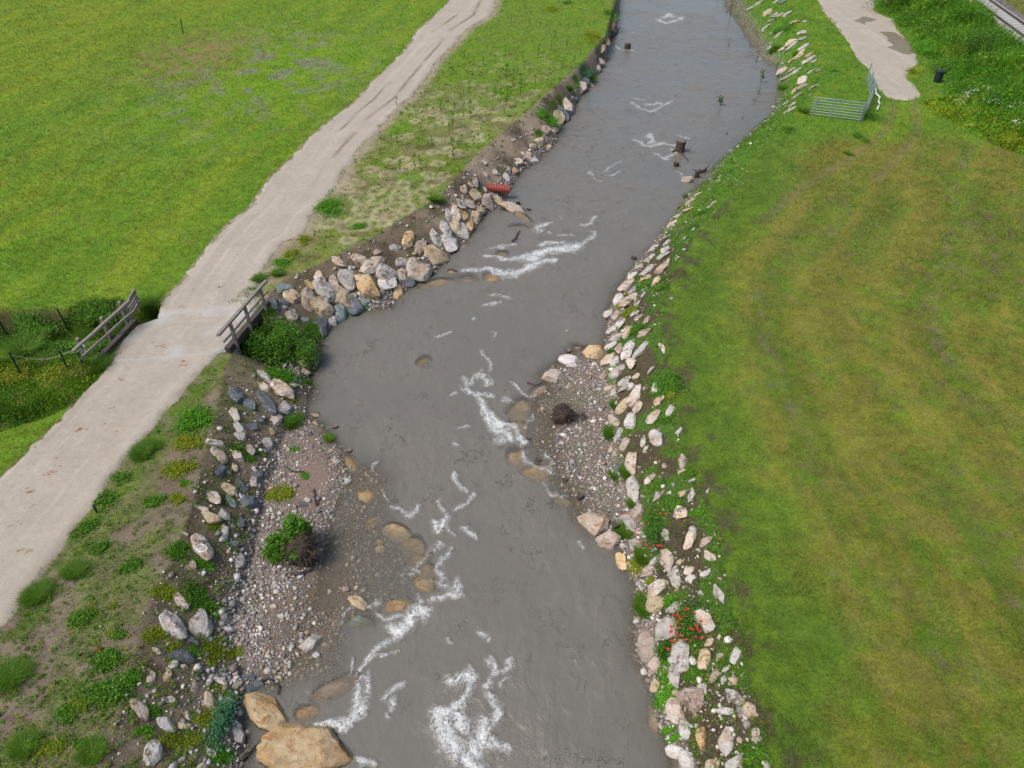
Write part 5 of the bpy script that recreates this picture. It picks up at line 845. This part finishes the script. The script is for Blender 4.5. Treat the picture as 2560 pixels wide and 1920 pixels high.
print('pebbles', n); tag(obj('pebbles', mesh_np('pebbles', V.reshape(-1, 3), Fc, np.repeat(pc, 12, 0)), M['pebble']), 'loose pebbles on the gravel bars and stony banks', 'pebbles', kind='stuff')
def grassset(n, seed, y0, y1, name, label, hfn, dens=1.0):
    g = np.random.default_rng(seed); X, Y = scatter(n, g, y0, y1)
    inW = inpoly(X, Y, W); iP = inpoly(X, Y, np.vstack([pl, pr[::-1]])) | inpoly(X, Y, RP); dP = np.minimum(np.minimum(pdist(X, Y, pl)[0], pdist(X, Y, pr)[0]), pdist(X, Y, RP, True)[0]); bad = inW | (iP & (dP > .9*(fbm(X, Y, 1.5, 3, 505)-.38))) | inpoly(X, Y, BAL) | inpoly(X, Y, VR)
    X, Y, iP = X[~bad], Y[~bad], iP[~bad]; Z = heights(X, Y); c, gr_, _ = albedo(X, Y, Z); c[iP] = (.12, .2, .015); Z[iP] = .03; green = np.clip((c[:, 1]-c[:, 0])/.05+.72, 0, 1)*dens
    keep = g.uniform(0, 1, len(X)) < green; X, Y, Z, c = X[keep], Y[keep], Z[keep], c[keep]; inC = inpoly(X, Y, C); dist = np.sqrt(X**2+Y**2+H*H)
    h = hfn(X, Y, inC, dist); n = len(X); V, Fc, cc = blades(np.stack([X, Y, Z-.01], 1), h, np.maximum(.010, dist*.00065), .8, c*1.12, g); print(name, n)
    tag(obj(name, mesh_np(name, V, Fc, cc), M['fol']), label, 'grass', kind='stuff')
hf = lambda X, Y, inC, dist: (.035+.05*fbm(X, Y, .8, 3, 500))*np.where(inC, 1.5, 1)*np.clip(dist/26, 1, 1.7)
grassset(1500000, 31, 4.5, 100, 'meadow_grass', 'short grass covering the meadows and banks', hf)
g = np.random.default_rng(41); X, Y = scatter(85000, g, 5.5, 60); xl = np.interp(Y, pr[::-1, 1], pr[::-1, 0]); inC = inpoly(X, Y, C); inW = inpoly(X, Y, W)
md = np.interp(Y, wl[::-1, 1], wl[::-1, 0])*.5+np.interp(Y, wr[::-1, 1], wr[::-1, 0])*.5; Z = heights(X, Y)
okk = (~inW) & (Z > ZW+.22) & (((X > xl+.1) & (X < md)) | ((X > md) & inC)); pr_ = np.where(Y < 24, .30, .14)*ss(.40, .62, fbm(X, Y, .9, 3, 62)+.1); okk &= g.uniform(0, 1, len(X)) < pr_; X, Y, Z = X[okk][:3600], Y[okk][:3600], Z[okk][:3600]
n = len(X); m_ = 18; dist = np.sqrt(X**2+Y**2+H*H); rad = np.maximum(.05+.06*g.exponential(1, n), dist*.002); a_ = g.uniform(0, 6.28, (n, m_)); r_ = np.sqrt(g.uniform(0, 1, (n, m_)))*rad[:, None]
Pn = np.stack([X[:, None]+np.cos(a_)*r_, Y[:, None]+np.sin(a_)*r_, Z[:, None]+g.uniform(.01, .09, (n, m_))], -1).reshape(-1, 3); base = np.array([(.09, .22, .014), (.12, .27, .016), (.16, .26, .02), (.22, .28, .015), (.08, .17, .02)])[g.integers(0, 5, n)]
V, Fc, cc = leaves(Pn, np.repeat(np.maximum(.028, dist*.0010), m_), np.repeat(base, m_, 0), g); tag(obj('ground_weeds', mesh_np('ground_weeds', V, Fc, cc), M['fol']), 'low scattered weeds on the bare banks', 'weeds', kind='stuff')
def herbs(poly, n, hmin, hmax, seed, name, label, colors, ls=.10):
    g = np.random.default_rng(seed); L = np.asarray(poly); lo, hi = L.min(0), L.max(0); X = g.uniform(lo[0], hi[0], n*5); Y = g.uniform(lo[1], hi[1], n*5); k = inpoly(X, Y, L) & (np.abs(X) < 10+.75*Y) & (Y < 105); k &= g.uniform(0, 1, len(X)) < np.clip((30/np.maximum(Y, 10)), 0, 1)**.5; X, Y = X[k][:n], Y[k][:n]
    de = pdist(X, Y, L, True)[0]; hh = (hmin+(hmax-hmin)*ss(.3, .7, fbm(X, Y, .45, 3, seed)))*ss(-.1, 2.2 if hmax > 1 else .8, de); Z = np.maximum(heights(X, Y), ZW); n = len(X); dist = np.sqrt(X**2+Y**2+H*H)
    cb = np.array(colors); f = fbm(X, Y, .35, 4, seed+3); f2 = fbm(X, Y, 1.3, 3, seed+4); c = mixc(np.tile(cb[0], (n, 1)), cb[1], ss(.4, .6, f)); c = mixc(c, cb[2], ss(.55, .7, f2)); c = mixc(c, cb[0]*.6, ss(.45, .3, f2)*.7)
    h1 = n//2; V1, F1, c1 = blades(np.stack([X, Y, Z], 1)[:h1], hh[:h1]*1.15, np.maximum(.03, dist[:h1]*.0013), .45, c[:h1], g)
    zz = Z[h1:]+hh[h1:]*np.sqrt(g.uniform(.1, 1, n-h1)); V2, F2, c2 = leaves(np.stack([X[h1:], Y[h1:], zz], 1), np.maximum(ls*.6, dist[h1:]*.0016), c[h1:], g, .4); F1q = np.concatenate([F2[:, :3], F2[:, [0, 2, 3]]])+len(V1)
    tag(obj(name, mesh_np(name, np.vstack([V1, V2]), np.vstack([F1, F1q]), np.vstack([c1, c2])), M['fol']), label, 'vegetation', kind='stuff')
herbs(VR, 130000, .3, 1.35, 51, 'tall_herbs', 'tall rough herbs between the far path and the railway', [(.09, .25, .014), (.14, .32, .016), (.19, .31, .03)])
herbs(line([(2300, 250), (2395, 240), (2480, 270), (2560, 330), (2600, 400), (2500, 370), (2400, 320), (2330, 285)]), 9000, .1, .4, 57, 'tall_herbs', 'yellow green herbs below the far path end', [(.27, .37, .016), (.19, .34, .016), (.30, .36, .03)])
herbs(line([(-60, 780), (60, 785), (150, 775), (250, 750), (300, 742), (335, 775), (320, 806), (260, 812), (170, 812), (60, 820), (-60, 822)]), 15000, .08, .28, 52, 'ditch_herbs', 'leafy herbs on the north side of the ditch', [(.085, .22, .012), (.14, .28, .014), (.18, .26, .03)], .06)
herbs(line([(-60, 898), (60, 893), (150, 885), (230, 880), (268, 895), (252, 940), (215, 985), (168, 1018), (110, 1045), (60, 1060), (0, 1080), (-60, 1110)]), 30000, .08, .32, 53, 'ditch_herbs', 'leafy herbs and tall grass south of the ditch', [(.095, .22, .012), (.16, .29, .014), (.20, .26, .04)], .06)
g = np.random.default_rng(71); n = 260; X0, Y0 = [], []
for px1, py1, m_, s_ in ((2400, 272, 26, 9), (2420, 262, 16, 8), (2470, 285, 16, 14), (2520, 300, 20, 18), (2460, 250, 8, 10), (2530, 340, 20, 10), (2385, 285, 15, 8)):
    q = hit(g.normal(px1, s_, m_), g.normal(py1, s_*.35, m_)); X0.append(q[:, 0]); Y0.append(q[:, 1])
X0 = np.concatenate(X0); Y0 = np.concatenate(Y0); V, Fc, cc = leaves(np.stack([X0, Y0, heights(X0, Y0)+g.uniform(.7, 1.1, len(X0))], 1), .075, np.array([(.7, .7, .66), (.6, .62, .55)]), g, 2); tag(obj('white_umbels', mesh_np('white_umbels', V, Fc, cc), M['fol']), 'white flower heads scattered over the tall herbs', 'flowers', kind='stuff')
